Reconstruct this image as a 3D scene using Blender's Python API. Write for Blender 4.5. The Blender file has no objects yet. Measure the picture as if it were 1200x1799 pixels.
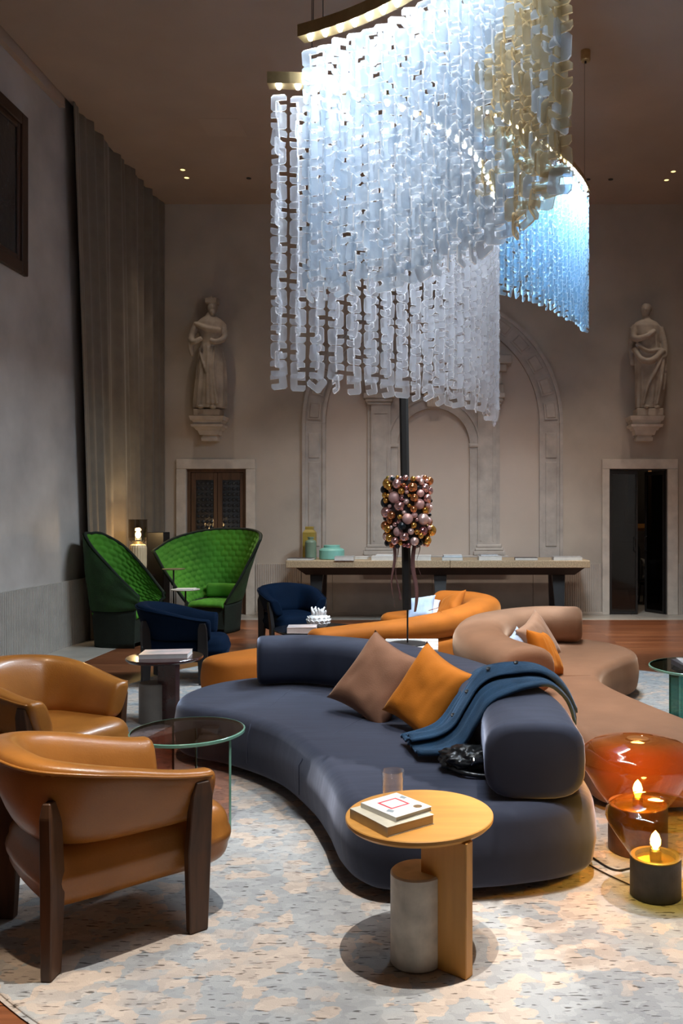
import bpy, bmesh, math, random
from mathutils import Vector, Matrix, Euler, noise
PI = math.pi
S = bpy.context.scene
COL = S.collection
random.seed(7)

# ------------------------------------------------------------------ camera
EYE = 1.584; FPX = 1480.0; PX = 770.0; PY = 905.0
cam_d = bpy.data.cameras.new('camera'); cam = bpy.data.objects.new('camera', cam_d); COL.objects.link(cam)
cam.location = (0, 0, EYE); cam.rotation_euler = (PI/2, 0, 0)
cam_d.sensor_fit = 'VERTICAL'; cam_d.sensor_height = 36.0; cam_d.sensor_width = 24.0
cam_d.lens = 36.0*FPX/1799.0
cam_d.shift_x = (600-PX)/1799.0; cam_d.shift_y = (PY-899.5)/1799.0
cam_d.clip_start = 0.05; cam_d.clip_end = 60
S.camera = cam

# ------------------------------------------------------------------ world, exposure
W = bpy.data.worlds.new('world'); S.world = W; W.use_nodes = True
W.node_tree.nodes['Background'].inputs[0].default_value = (1.0, 0.83, 0.68, 1)
W.node_tree.nodes['Background'].inputs[1].default_value = 0.006
S.view_settings.view_transform = 'Standard'; S.view_settings.look = 'None'
S.view_settings.gamma = 1.0; S.view_settings.use_curve_mapping = False
S.view_settings.exposure = -0.45

# ------------------------------------------------------------------ ceiling spots (recessed downlights of the room)
CEIL = 6.53
def spot(loc, target, watts, angle, color, radius=0.04, blend=0.5):
    d = bpy.data.lights.new('ceiling_spot_light', 'SPOT'); d.energy = watts*1.0; d.color = color
    d.spot_size = math.radians(angle); d.spot_blend = blend; d.shadow_soft_size = radius
    o = bpy.data.objects.new('ceiling_spot_light', d); COL.objects.link(o); o.location = loc
    o.rotation_euler = (Vector(target)-Vector(loc)).to_track_quat('-Z', 'Y').to_euler()
    return o
def area(loc, target, watts, sx, sy, color):
    d = bpy.data.lights.new('led_strip_light', 'AREA'); d.energy = watts; d.color = color
    d.shape = 'RECTANGLE'; d.size = sx; d.size_y = sy; d.spread = math.radians(120)
    o = bpy.data.objects.new('led_strip_light', d); COL.objects.link(o); o.location = loc
    o.rotation_euler = (Vector(target)-Vector(loc)).to_track_quat('-Z', 'Y').to_euler()
    return o
WARM = (1.0, 0.80, 0.60); NEUT = (1.0, 0.93, 0.86); COOL = (0.82, 0.91, 1.0)
ZL = CEIL-0.03
spot((-0.05, 2.8, ZL), (-0.75, 3.1, 0), 1850, 27, NEUT, 0.022, 0.55)      # rug, wooden side table
spot((1.0, 3.35, ZL), (0.98, 3.05, 0), 1700, 24, NEUT, 0.022, 0.55)       # rug by the glass lamps
spot((-0.9, 3.5, ZL), (-1.4, 3.2, 0), 90, 25, NEUT, 0.03, 0.8)         # rug and armchair at left
spot((0.3, 6.3, ZL), (0.2, 5.6, 0.4), 1050, 36, NEUT, 0.03, 0.7)         # blue sofa
spot((1.5, 6.6, ZL), (1.3, 6.4, 0.4), 900, 34, WARM, 0.03, 0.8)         # brown sofa
spot((0.35, 9.9, ZL), (0.2, 9.4, 0.5), 600, 32, WARM, 0.04, 0.8)        # orange sofa
spot((2.7, 10.9, ZL), (2.7, 11.2, 0), 1300, 36, WARM, 0.05, 0.8)        # floor by the glazed door
spot((-2.9, 12.9, ZL), (-3.0, 11.2, 0.6), 900, 20, WARM, 0.03, 0.6)    # green armchair
spot((-1.3, 10.9, ZL), (-1.6, 11.6, 0), 600, 28, WARM, 0.05, 0.8)
spot((-1.9, 4.9, ZL), (-1.95, 4.9, 0.5), 480, 24, WARM, 0.03, 0.8)      # leather armchair
spot((-1.75, 2.3, ZL), (-1.46, 2.60, 0), 900, 9, WARM, 0.03, 0.5)       # bare floor beside the rug
for xx in (-1.7, -0.6, 0.5, 1.6, 2.5):                                    # wall washers
    spot((xx, 10.6, ZL), (xx*0.95, 13.4, 0.9), 250, 38, (1.0, 0.84, 0.72), 0.06, 1.0)
for xx, yy in ((-3.65, 12.04), (-3.56, 12.33), (3.38, 12.1), (3.34, 12.4)): # the four glowing downlights
    spot((xx, yy, ZL), (xx, yy+0.15, 0), 75, 64, (1.0, 0.84, 0.70), 0.035, 1.0)

# ------------------------------------------------------------------ node / material helpers
def newmat(name):
    m = bpy.data.materials.new(name); m.use_nodes = True
    nt = m.node_tree; b = nt.nodes['Principled BSDF']; return m, nt, b
def c4(c): return (c[0], c[1], c[2], 1.0)
def mat(name, col, rough=0.6, metal=0.0, var=0.12, scale=6.0, bump=0.0, bscale=60.0, col2=None, stretch=(1,1,1),
        sheen=0.0, coat=0.0, detail=4.0, spec=None, bdist=0.01, sheen_tint=None):
    m, nt, b = newmat(name)
    tc = nt.nodes.new('ShaderNodeTexCoord'); mp = nt.nodes.new('ShaderNodeMapping')
    mp.inputs['Scale'].default_value = stretch
    nt.links.new(tc.outputs['Object'], mp.inputs['Vector'])
    n = nt.nodes.new('ShaderNodeTexNoise'); n.inputs['Scale'].default_value = scale; n.inputs['Detail'].default_value = detail
    nt.links.new(mp.outputs['Vector'], n.inputs['Vector'])
    r = nt.nodes.new('ShaderNodeValToRGB')
    a = [max(0, x*(1-var)) for x in col]; c = [min(1, x*(1+var)) for x in (col2 or col)]
    r.color_ramp.elements[0].position = 0.3; r.color_ramp.elements[1].position = 0.7
    r.color_ramp.elements[0].color = c4(a); r.color_ramp.elements[1].color = c4(c)
    nt.links.new(n.outputs['Fac'], r.inputs['Fac']); nt.links.new(r.outputs['Color'], b.inputs['Base Color'])
    b.inputs['Roughness'].default_value = rough; b.inputs['Metallic'].default_value = metal
    if spec is not None: b.inputs['Specular IOR Level'].default_value = spec
    if sheen:
        b.inputs['Sheen Weight'].default_value = sheen; b.inputs['Sheen Roughness'].default_value = 0.35
        if sheen_tint: b.inputs['Sheen Tint'].default_value = c4(sheen_tint)
    if coat: b.inputs['Coat Weight'].default_value = coat; b.inputs['Coat Roughness'].default_value = 0.12
    if bump:
        n2 = nt.nodes.new('ShaderNodeTexNoise'); n2.inputs['Scale'].default_value = bscale; n2.inputs['Detail'].default_value = 3
        nt.links.new(mp.outputs['Vector'], n2.inputs['Vector'])
        bp = nt.nodes.new('ShaderNodeBump'); bp.inputs['Strength'].default_value = bump; bp.inputs['Distance'].default_value = bdist
        nt.links.new(n2.outputs['Fac'], bp.inputs['Height']); nt.links.new(bp.outputs['Normal'], b.inputs['Normal'])
    return m
def emis(name, col, strength):
    m, nt, b = newmat(name); b.inputs['Base Color'].default_value = c4(col)
    b.inputs['Emission Color'].default_value = c4(col); b.inputs['Emission Strength'].default_value = strength
    return m
def thin_glass(name, col, rough=0.02, gl=(1, 1, 1), ior=1.5, bump=0.0, bscale=30, diffuse=None, dfac=0.0):
    """thin coloured glass sheet: tinted see-through with surface reflections (and some scatter)"""
    m, nt, b = newmat(name); nt.nodes.remove(b)
    out = nt.nodes['Material Output']
    tr = nt.nodes.new('ShaderNodeBsdfTransparent'); tr.inputs[0].default_value = c4(col)
    g = nt.nodes.new('ShaderNodeBsdfGlossy'); g.inputs['Color'].default_value = c4(gl); g.inputs['Roughness'].default_value = rough
    lw = nt.nodes.new('ShaderNodeLayerWeight'); lw.inputs['Blend'].default_value = 0.5
    pw = nt.nodes.new('ShaderNodeMath'); pw.operation = 'POWER'; pw.inputs[1].default_value = 5.0
    nt.links.new(lw.outputs['Facing'], pw.inputs[0])
    fr = nt.nodes.new('ShaderNodeMath'); fr.operation = 'MULTIPLY_ADD'; fr.inputs[1].default_value = 0.75; fr.inputs[2].default_value = ((ior-1)/(ior+1))**2*1.3
    nt.links.new(pw.outputs[0], fr.inputs[0])
    mx = nt.nodes.new('ShaderNodeMixShader')
    nt.links.new(fr.outputs[0], mx.inputs[0]); 
    src = tr
    if dfac:
        df = nt.nodes.new('ShaderNodeBsdfDiffuse'); df.inputs[0].default_value = c4(diffuse)
        tl = nt.nodes.new('ShaderNodeBsdfTranslucent'); tl.inputs[0].default_value = c4(diffuse)
        a1 = nt.nodes.new('ShaderNodeMixShader'); a1.inputs[0].default_value = 0.6
        nt.links.new(df.outputs[0], a1.inputs[1]); nt.links.new(tl.outputs[0], a1.inputs[2])
        a2 = nt.nodes.new('ShaderNodeMixShader'); a2.inputs[0].default_value = dfac
        nt.links.new(tr.outputs[0], a2.inputs[1]); nt.links.new(a1.outputs[0], a2.inputs[2]); src = a2
    nt.links.new(src.outputs[0], mx.inputs[1]); nt.links.new(g.outputs[0], mx.inputs[2])
    if bump:
        tc = nt.nodes.new('ShaderNodeTexCoord')
        n2 = nt.nodes.new('ShaderNodeTexNoise'); n2.inputs['Scale'].default_value = bscale
        nt.links.new(tc.outputs['Object'], n2.inputs['Vector'])
        bp = nt.nodes.new('ShaderNodeBump'); bp.inputs['Strength'].default_value = bump; bp.inputs['Distance'].default_value = 0.01
        nt.links.new(n2.outputs['Fac'], bp.inputs['Height'])
        nt.links.new(bp.outputs['Normal'], g.inputs['Normal']); nt.links.new(bp.outputs['Normal'], lw.inputs['Normal'])
        if dfac:
            nt.links.new(bp.outputs['Normal'], df.inputs['Normal'])
    nt.links.new(mx.outputs[0], out.inputs[0])
    return m

# ------------------------------------------------------------------ mesh helpers
def obj(name, bm, m, parent=None, smooth=False, loc=None, rot=None):
    bmesh.ops.recalc_face_normals(bm, faces=bm.faces)
    me = bpy.data.meshes.new(name); bm.to_mesh(me); bm.free()
    if isinstance(m, (list, tuple)):
        for q in m: me.materials.append(q)
    else: me.materials.append(m)
    if smooth:
        for p in me.polygons: p.use_smooth = True
    o = bpy.data.objects.new(name, me); COL.objects.link(o)
    if parent: o.parent = parent
    if loc: o.location = loc
    if rot: o.rotation_euler = rot
    return o
def sharp(o, deg=35):
    o.data.set_sharp_from_angle(angle=math.radians(deg)); return o
def share(name, me, parent=None, loc=(0,0,0), rot=(0,0,0), scale=(1,1,1)):
    o = bpy.data.objects.new(name, me); COL.objects.link(o); o.parent = parent
    o.location = loc; o.rotation_euler = rot; o.scale = scale; return o
def tag(o, label, cat, group=None, kind=None):
    o['label'] = label
    if cat: o['category'] = cat
    if group: o['group'] = group
    if kind: o['kind'] = kind
    return o
def thing(name, label, cat, loc=(0,0,0), rz=0, group=None):
    o = bpy.data.objects.new(name, None); COL.objects.link(o); o.empty_display_size = 0.1
    o.location = loc; o.rotation_euler = (0, 0, rz); return tag(o, label, cat, group)
def struct(o, label=None):
    o['kind'] = 'structure'
    if label: o['label'] = label
    return o
def box(bm, x0, x1, y0, y1, z0, z1, bevel=0, M=None, mi=0, seg=2):
    vs = [bm.verts.new((x, y, z)) for x in (x0, x1) for y in (y0, y1) for z in (z0, z1)]
    F = [(0,1,3,2),(4,6,7,5),(0,4,5,1),(2,3,7,6),(0,2,6,4),(1,5,7,3)]
    fs = [bm.faces.new([vs[i] for i in f]) for f in F]
    for f in fs: f.material_index = mi
    if bevel:
        es = set(e for f in fs for e in f.edges)
        r = bmesh.ops.bevel(bm, geom=list(es), offset=bevel, segments=seg, affect='EDGES', profile=0.5)
        vs = list(set(v for f in r['faces'] for v in f.verts) | set(v for v in vs if v.is_valid))
    if M is not None: bmesh.ops.transform(bm, matrix=M, verts=[v for v in vs if v.is_valid])
    return vs
def newbox(*a, **k):
    bm = bmesh.new(); box(bm, *a, **k); return bm
def lathe(bm, prof, n=32, M=None, mi=0, cap=True):
    """prof: list of (r, z)"""
    rings = []
    for r, z in prof:
        if r < 1e-5: rings.append([bm.verts.new((0, 0, z))])
        else: rings.append([bm.verts.new((r*math.cos(2*PI*i/n), r*math.sin(2*PI*i/n), z)) for i in range(n)])
    vs = [v for r in rings for v in r]
    for a, b in zip(rings, rings[1:]):
        for i in range(n):
            j = (i+1) % n
            if len(a) == 1 and len(b) == 1: continue
            if len(a) == 1: f = bm.faces.new((a[0], b[i], b[j]))
            elif len(b) == 1: f = bm.faces.new((a[i], a[j], b[0]))
            else: f = bm.faces.new((a[i], a[j], b[j], b[i]))
            f.material_index = mi
    if cap:
        for r in (rings[0], rings[-1]):
            if len(r) > 2: bm.faces.new(r).material_index = mi
    if M is not None: bmesh.ops.transform(bm, matrix=M, verts=vs)
    return vs
def newlathe(prof, n=32, M=None, cap=True):
    bm = bmesh.new(); lathe(bm, prof, n, M, 0, cap); return bm
def tube(bm, pts, r, n=8, mi=0, radii=None):
    pts = [Vector(p) for p in pts]; rings = []
    up = Vector((0, 0, 1))
    for i, p in enumerate(pts):
        t = (pts[min(i+1, len(pts)-1)]-pts[max(i-1, 0)]).normalized()
        a = t.cross(up)
        if a.length < 1e-3: a = t.cross(Vector((1, 0, 0)))
        a.normalize(); b = t.cross(a)
        rr = radii[i] if radii else r
        rings.append([bm.verts.new(p+a*rr*math.cos(2*PI*k/n)+b*rr*math.sin(2*PI*k/n)) for k in range(n)])
    for a, b in zip(rings, rings[1:]):
        for k in range(n):
            bm.faces.new((a[k], a[(k+1)%n], b[(k+1)%n], b[k])).material_index = mi
    bm.faces.new(rings[0]).material_index = mi; bm.faces.new(rings[-1]).material_index = mi
def newtube(pts, r, n=8, radii=None):
    bm = bmesh.new(); tube(bm, pts, r, n, 0, radii); return bm
def poly(bm, outline, z0, z1, mi=0, mside=None, M=None):
    """extruded polygon in the XY plane"""
    a = [bm.verts.new((x, y, z0)) for x, y in outline]; b = [bm.verts.new((x, y, z1)) for x, y in outline]
    f1 = bm.faces.new(a); f2 = bm.faces.new(b); f1.material_index = f2.material_index = mi
    n = len(a)
    for i in range(n):
        f = bm.faces.new((a[i], a[(i+1)%n], b[(i+1)%n], b[i])); f.material_index = mi if mside is None else mside
    if M is not None: bmesh.ops.transform(bm, matrix=M, verts=a+b)
    return a+b
def cr(p0, p1, p2, p3, t):
    return 0.5*((2*p1)+(p2-p0)*t+(2*p0-5*p1+4*p2-p3)*t*t+(3*p1-p0-3*p2+p3)*t*t*t)
def spline(pts, per, closed=False):
    pts = [Vector(p) for p in pts]; n = len(pts); out = []
    if closed:
        for i in range(n):
            for k in range(per): out.append(cr(pts[(i-1)%n], pts[i], pts[(i+1)%n], pts[(i+2)%n], k/per))
    else:
        for i in range(n-1):
            p0 = pts[i-1] if i > 0 else 2*pts[0]-pts[1]; p3 = pts[i+2] if i+2 < n else 2*pts[-1]-pts[-2]
            for k in range(per): out.append(cr(p0, pts[i], pts[i+1], p3, k/per))
        out.append(pts[-1].copy())
    return out
def resample(pts, n, closed=False):
    pts = [Vector(p) for p in pts]
    if closed: pts = pts+[pts[0]]
    L = [0]
    for a, b in zip(pts, pts[1:]): L.append(L[-1]+(b-a).length)
    out = []; j = 0
    m = n if closed else n-1
    for i in range(n):
        s = L[-1]*i/m
        while j < len(L)-2 and L[j+1] < s: j += 1
        t = (s-L[j])/max(1e-9, L[j+1]-L[j]); out.append(pts[j].lerp(pts[j+1], min(1, t)))
    return out
def slab(outline, z0, z1, rt=0.08, rb=0.05, n=160, seg=6, dome=0.0):
    """soft slab: closed smooth plan outline, rounded at top and bottom"""
    o = resample([Vector((x, y)) for x, y in [tuple(v)[:2] for v in spline([Vector((x, y, 0)) for x, y in outline], 12, True)]], n, True)
    area2 = sum(o[i].x*o[(i+1)%n].y-o[(i+1)%n].x*o[i].y for i in range(n))
    sgn = 1 if area2 > 0 else -1
    nor = []
    for i in range(n):
        t = (o[(i+2)%n]-o[(i-2)%n]).normalized(); nor.append(Vector((-t.y, t.x))*sgn)     # inward
    bm = bmesh.new(); rings = []
    def ring(inset, z): rings.append([bm.verts.new((p.x+q.x*inset, p.y+q.y*inset, z)) for p, q in zip(o, nor)])
    for k in range(seg+1):
        a = PI/2*k/seg; ring(rb*(1-math.sin(a)), z0+rb*(1-math.cos(a)))
    for k in range(1, 4): ring(-0.012*math.sin(PI*k/4), z0+rb+(z1-rt-z0-rb)*k/4)
    for k in range(seg+1):
        a = PI/2*k/seg; ring(rt*(1-math.cos(a)), z1-rt+rt*math.sin(a))
    for a, b in zip(rings, rings[1:]):
        for i in range(n): bm.faces.new((a[i], a[(i+1)%n], b[(i+1)%n], b[i]))
    bm.faces.new(rings[0]); bm.faces.new(rings[-1])
    return bm
def sweep(path, prof, n=80, m=28, exp=2.6, rf=0.07, seg=5, lean=None):
    """soft bolster: plan path (x, y), prof(t) -> (half width, half height, centre z); rounded-off flat ends"""
    p = resample(spline([Vector((x, y, 0)) for x, y in path], 14), n)
    st = []
    for i in range(n):
        t = (p[min(i+1, n-1)]-p[max(i-1, 0)]).normalized(); st.append((p[i], t, i/(n-1), 0.0, 0.0))
    ext = []
    for k in range(seg):                                          # start cap
        a = PI/2*k/seg; ext.append((p[0]-st[0][1]*rf*math.cos(a)*1.0, st[0][1], 0.0, rf*(1-math.sin(a)), 0))
    end = []
    for k in range(seg-1, -1, -1):
        a = PI/2*k/seg; end.append((p[-1]+st[-1][1]*rf*math.cos(a), st[-1][1], 1.0, rf*(1-math.sin(a)), 0))
    bm = bmesh.new(); rings = []
    for pos, t, u, inset, _ in ext+st+end:
        a, b, zc = prof(u); a = max(0.01, a-inset); b = max(0.01, b-inset)
        s = Vector((t.y, -t.x, 0)); ln = lean(u) if lean else 0.0
        R = []
        for k in range(m):
            q = 2*PI*k/m; cx, sx = math.cos(q), math.sin(q)
            cc = math.copysign(abs(cx)**(2/exp), cx); ss = math.copysign(abs(sx)**(2/exp), sx)
            v = pos+s*(a*cc+ln*b*ss); v.z = zc+b*ss; R.append(bm.verts.new(v))
        rings.append(R)
    for A, B in zip(rings, rings[1:]):
        for k in range(m): bm.faces.new((A[k], A[(k+1)%m], B[(k+1)%m], B[k]))
    bm.faces.new(rings[0]); bm.faces.new(rings[-1])
    return bm
def grid_surface(nu, nv, fn):
    bm = bmesh.new(); g = [[bm.verts.new(fn(i/(nu-1), j/(nv-1))) for j in range(nv)] for i in range(nu)]
    for i in range(nu-1):
        for j in range(nv-1): bm.faces.new((g[i][j], g[i+1][j], g[i+1][j+1], g[i][j+1]))
    return bm
def pillow(size, thick, seed=0, n=26):
    bm = bmesh.new(); G = []
    for side in (1, -1):
        g = []
        for i in range(n):
            row = []
            for j in range(n):
                u = -1+2*i/(n-1); v = -1+2*j/(n-1)
                x = u*size*(1-0.13*(1-v*v)*abs(u)**1.5); y = v*size*(1-0.13*(1-u*u)*abs(v)**1.5)
                h = thick*((1-u**4)*(1-v**4))**0.62
                w = noise.noise(Vector((u*2.2+seed, v*2.2, side*3.1)))*0.14+noise.noise(Vector((u*6+seed, v*1.5, seed)))*0.07
                edge = min(1, 4*(1-max(abs(u), abs(v))))
                row.append((x, y, side*h*(1+w*edge)))
            g.append(row)
        G.append(g)
    top = [[bm.verts.new(p) for p in r] for r in G[0]]
    bot = [[top[i][j] if i in (0, n-1) or j in (0, n-1) else bm.verts.new(G[1][i][j]) for j in range(n)] for i in range(n)]
    for g in (top, bot):
        for i in range(n-1):
            for j in range(n-1): bm.faces.new((g[i][j], g[i+1][j], g[i+1][j+1], g[i][j+1]))
    return bm
def basis(loc, zdir, up=(0, 0, 1), roll=0.0):
    """matrix with local Z along zdir and local Y as near to up as it goes"""
    z = Vector(zdir).normalized(); y = Vector(up); x = y.cross(z).normalized(); y = z.cross(x)
    M = Matrix((x, y, z)).transposed().to_4x4() @ Matrix.Rotation(roll, 4, 'Z'); M.translation = Vector(loc); return M
# ------------------------------------------------------------------ materials of the room
M_plaster = mat('plaster', (0.47, 0.405, 0.335), 0.85, var=0.14, scale=1.3, bump=0.12, bscale=9, detail=8)
M_plaster_l = mat('plaster_grey', (0.46, 0.425, 0.395), 0.55, var=0.2, scale=1.5, bump=0.12, bscale=7, detail=8)
M_niche = mat('plaster_pink', (0.52, 0.44, 0.375), 0.85, var=0.07, scale=1.1, bump=0.08, bscale=9, detail=8)
M_ceil = mat('ceiling_plaster', (0.42, 0.32, 0.25), 0.85, var=0.08, scale=1.0, bump=0.08, bscale=8, detail=8)
M_stone = mat('carved_stone', (0.43, 0.385, 0.345), 0.8, var=0.16, scale=5, bump=0.25, bscale=24, detail=8)
M_corbel = mat('pale_stone', (0.60, 0.53, 0.45), 0.75, var=0.12, scale=6, bump=0.2, bscale=30)
M_statue = mat('weathered_marble', (0.37, 0.31, 0.25), 0.75, var=0.28, scale=4, bump=0.3, bscale=26, detail=8)
M_wains = mat('ribbed_stone', (0.49, 0.425, 0.36), 0.75, var=0.10, scale=4, bump=0.15, bscale=40)
M_wains_l = mat('ribbed_stone_grey', (0.42, 0.385, 0.345), 0.7, var=0.10, scale=4, bump=0.15, bscale=40)
M_slabs = mat('floor_stone', (0.46, 0.42, 0.36), 0.32, var=0.14, scale=3, bump=0.05, bscale=20, detail=8)
M_dark = mat('dark_metal', (0.018, 0.016, 0.015), 0.45, var=0.2)
M_darkwood = mat('dark_wood', (0.045, 0.022, 0.013), 0.5, var=0.35, scale=3, stretch=(1, 1, 0.15))
M_doorwood = mat('door_wood', (0.10, 0.05, 0.028), 0.45, var=0.35, scale=5, stretch=(4, 4, 0.4))
M_brass = mat('brass', (0.62, 0.49, 0.26), 0.35, metal=1.0, var=0.08, scale=30)
M_curtain = mat('curtain_cloth', (0.17, 0.14, 0.105), 0.9, var=0.1, scale=5, sheen=0.2)
M_black = mat('black_lacquer', (0.012, 0.012, 0.013), 0.4, var=0.2)

def wood_floor():
    m, nt, b = newmat('wood_floor')
    tc = nt.nodes.new('ShaderNodeTexCoord'); mp = nt.nodes.new('ShaderNodeMapping'); mp.inputs['Scale'].default_value = (1, 1, 1)
    nt.links.new(tc.outputs['Object'], mp.inputs['Vector'])
    br = nt.nodes.new('ShaderNodeTexBrick'); br.inputs['Scale'].default_value = 1.0
    br.inputs['Brick Width'].default_value = 2.2; br.inputs['Row Height'].default_value = 0.16
    br.inputs['Mortar Size'].default_value = 0.0025; br.inputs['Bias'].default_value = -0.1
    br.inputs['Color1'].default_value = (0.30, 0.115, 0.05, 1); br.inputs['Color2'].default_value = (0.17, 0.058, 0.026, 1)
    br.inputs['Mortar'].default_value = (0.05, 0.02, 0.01, 1)
    nt.links.new(mp.outputs['Vector'], br.inputs['Vector'])
    m2 = nt.nodes.new('ShaderNodeMapping'); m2.inputs['Scale'].default_value = (1.2, 22, 1)
    nt.links.new(tc.outputs['Object'], m2.inputs['Vector'])
    n = nt.nodes.new('ShaderNodeTexNoise'); n.inputs['Scale'].default_value = 1.6; n.inputs['Detail'].default_value = 6
    nt.links.new(m2.outputs['Vector'], n.inputs['Vector'])
    mx = nt.nodes.new('ShaderNodeMixRGB'); mx.blend_type = 'MULTIPLY'; mx.inputs[0].default_value = 0.75
    rp = nt.nodes.new('ShaderNodeValToRGB'); rp.color_ramp.elements[0].position = 0.25; rp.color_ramp.elements[1].position = 0.75
    rp.color_ramp.elements[0].color = (0.45, 0.40, 0.38, 1); rp.color_ramp.elements[1].color = (1.25, 1.2, 1.15, 1)
    nt.links.new(n.outputs['Fac'], rp.inputs['Fac'])
    nt.links.new(br.outputs['Color'], mx.inputs[1]); nt.links.new(rp.outputs['Color'], mx.inputs[2])
    nt.links.new(mx.outputs[0], b.inputs['Base Color']); b.inputs['Roughness'].default_value = 0.28
    return m
M_floor = wood_floor()

# ------------------------------------------------------------------ room shell
XL, XR, YB, YF = -4.5, 4.3, 13.4, -2.5
SC = YB/FPX
def wx(px): return (px-PX)*SC
def wz(py): return EYE-(py-PY)*SC
D1 = (wx(328), wx(433)); D2 = (wx(1070), wx(1172)); DT = wz(824)
bm = bmesh.new()
for a, b, z0 in ((XL-0.3, D1[0], 0), (D1[0], D1[1], DT), (D1[1], D2[0], 0), (D2[0], D2[1], DT), (D2[1], XR+0.3, 0)):
    box(bm, a, b, YB, YB+0.3, z0, 7.0)
struct(obj('wall_back', bm, M_plaster))
struct(obj('wall_left', newbox(XL-0.3, XL, YF, YB+0.3, 0, 7.0), M_plaster_l))
struct(obj('wall_right', newbox(XR, XR+0.3, YF, YB+0.3, 0, 7.0), M_plaster))
struct(obj('wall_front', newbox(XL-0.3, XR+0.3, YF-0.3, YF, 0, 7.0), M_darkwood))
CX = -4.42
struct(obj('ceiling', newbox(CX, XR, YF, YB, CEIL, CEIL+0.2), M_ceil))
struct(obj('trim_1', newbox(XL, CX-0.012, YF, 10.0, 6.42, 6.7), M_ceil), 'plain cornice band along the top of the left wall')
struct(obj('trim_2', newbox(XL, CX, 10.0, YB, 6.7, 6.8), M_darkwood), 'dark curtain slot above the drapes')
BW = 0.68
fl = obj('floor', newbox(XL+BW, XR, YF, YB-0.66, -0.05, 0.0), M_floor); struct(fl, 'polished reddish brown plank floor')
# stone border slabs, one object each
bd = obj('trim_3', newbox(XL, XL+BW, YF, YB, -0.06, -0.004), M_slabs); struct(bd, 'pale stone floor border along the left wall')
y = YF
k = 0
while y < YB-0.05:
    L = (1.35, 1.1, 1.5)[k % 3]; y1 = min(YB, y+L)
    obj('stone_slab', newbox(XL, XL+BW-0.004, y+0.003, y1-0.003, -0.01, 0.0012, bevel=0.001, seg=1), M_slabs, bd); y = y1; k += 1
bd = obj('trim_4', newbox(XL+BW, XR, YB-0.66, YB+0.3, -0.06, -0.004), M_slabs); struct(bd, 'pale stone floor border along the back wall')
x = XL+BW; k = 0
while x < XR-0.05:
    L = (1.3, 1.55, 1.2)[k % 3]; x1 = min(XR, x+L)
    obj('stone_slab', newbox(x+0.003, x1-0.003, YB-0.66, YB+0.3, -0.01, 0.0012, bevel=0.001, seg=1), M_slabs, bd); x = x1; k += 1

# wainscot: ribbed stone slabs
def ribbed(bm, a, b, z0, z1, pitch=0.034, dep=0.012, base=0.03):
    """ribbed board lying along local X, facing -Y, back at y=0"""
    n = max(1, int((b-a)/pitch)); pts = [(a, 0)]
    for i in range(n):
        x0 = a+(b-a)*i/n; w = (b-a)/n
        pts += [(x0+0.02*w, -base), (x0+0.16*w, -base-dep), (x0+0.62*w, -base-dep), (x0+0.76*w, -base)]
    pts.append((b, 0)); poly(bm, pts, z0, z1)
WH = 0.81
wb = obj('trim_5', newbox(D1[1]+0.15, D2[0]-0.13, YB-0.012, YB, 0.0, WH), M_wains); struct(wb, 'stone dado under the back wall')
for a, b, rib in ((-2.90, -2.17, 1), (-2.165, -1.68, 0), (-1.675, -0.1, 0), (-0.095, 1.5, 0), (1.505, 1.98, 0), (1.985, 2.6, 1)):
    bm = bmesh.new()
    if rib: ribbed(bm, a, b, 0.02, WH)
    else: box(bm, a, b, -0.03, 0, 0.02, WH, bevel=0.004, seg=1)
    obj('dado_panel', bm, M_wains, wb, loc=(0, YB-0.012, 0))
bm = bmesh.new(); ribbed(bm, 3.81, XR, 0.0, WH); obj('dado_panel', bm, M_wains, wb, loc=(0, YB-0.001, 0))
bm = bmesh.new(); ribbed(bm, XL, -4.165, 0.0, WH); obj('dado_panel', bm, M_wains, wb, loc=(0, YB-0.001, 0))
wl = obj('trim_6', newbox(XL, XL+0.01, YF, YB, 0.0, 0.79), M_wains_l); struct(wl, 'ribbed stone dado along the left wall')
y = 4.0
while y < YB-0.1:
    y1 = min(YB, y+1.56); bm = bmesh.new(); ribbed(bm, 0.002, y1-y-0.002, 0.0, 0.79)
    obj('dado_panel', bm, M_wains_l, wl, loc=(XL+0.01, y, 0), rot=(0, 0, PI/2)); y = y1
struct(obj('baseboard_back', newbox(-2.9, 2.6, YB-0.062, YB-0.03, 0.0, 0.05, bevel=0.004, seg=1), M_wains))

# door surrounds
def surround(idx, o0, o1, top, d0, d1):
    r = bpy.data.objects.new('trim_%d' % idx, None); COL.objects.link(r); r.location = (0, YB, 0)
    struct(r, 'flat stone surround of the %s doorway' % ('wooden' if idx == 7 else 'glazed'))
    obj('jamb', newbox(o0, d0, -0.055, 0.0, 0, DT-0.002, bevel=0.006, seg=1), M_corbel, r)
    obj('jamb', newbox(d1, o1, -0.055, 0.0, 0, DT-0.002, bevel=0.006, seg=1), M_corbel, r)
    obj('lintel', newbox(o0, o1, -0.055, 0.0, DT, top, bevel=0.006, seg=1), M_corbel, r)
surround(7, wx(311), wx(449), wz(807), *D1)
surround(8, wx(1057), wx(1190), wz(807), *D2)

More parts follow.
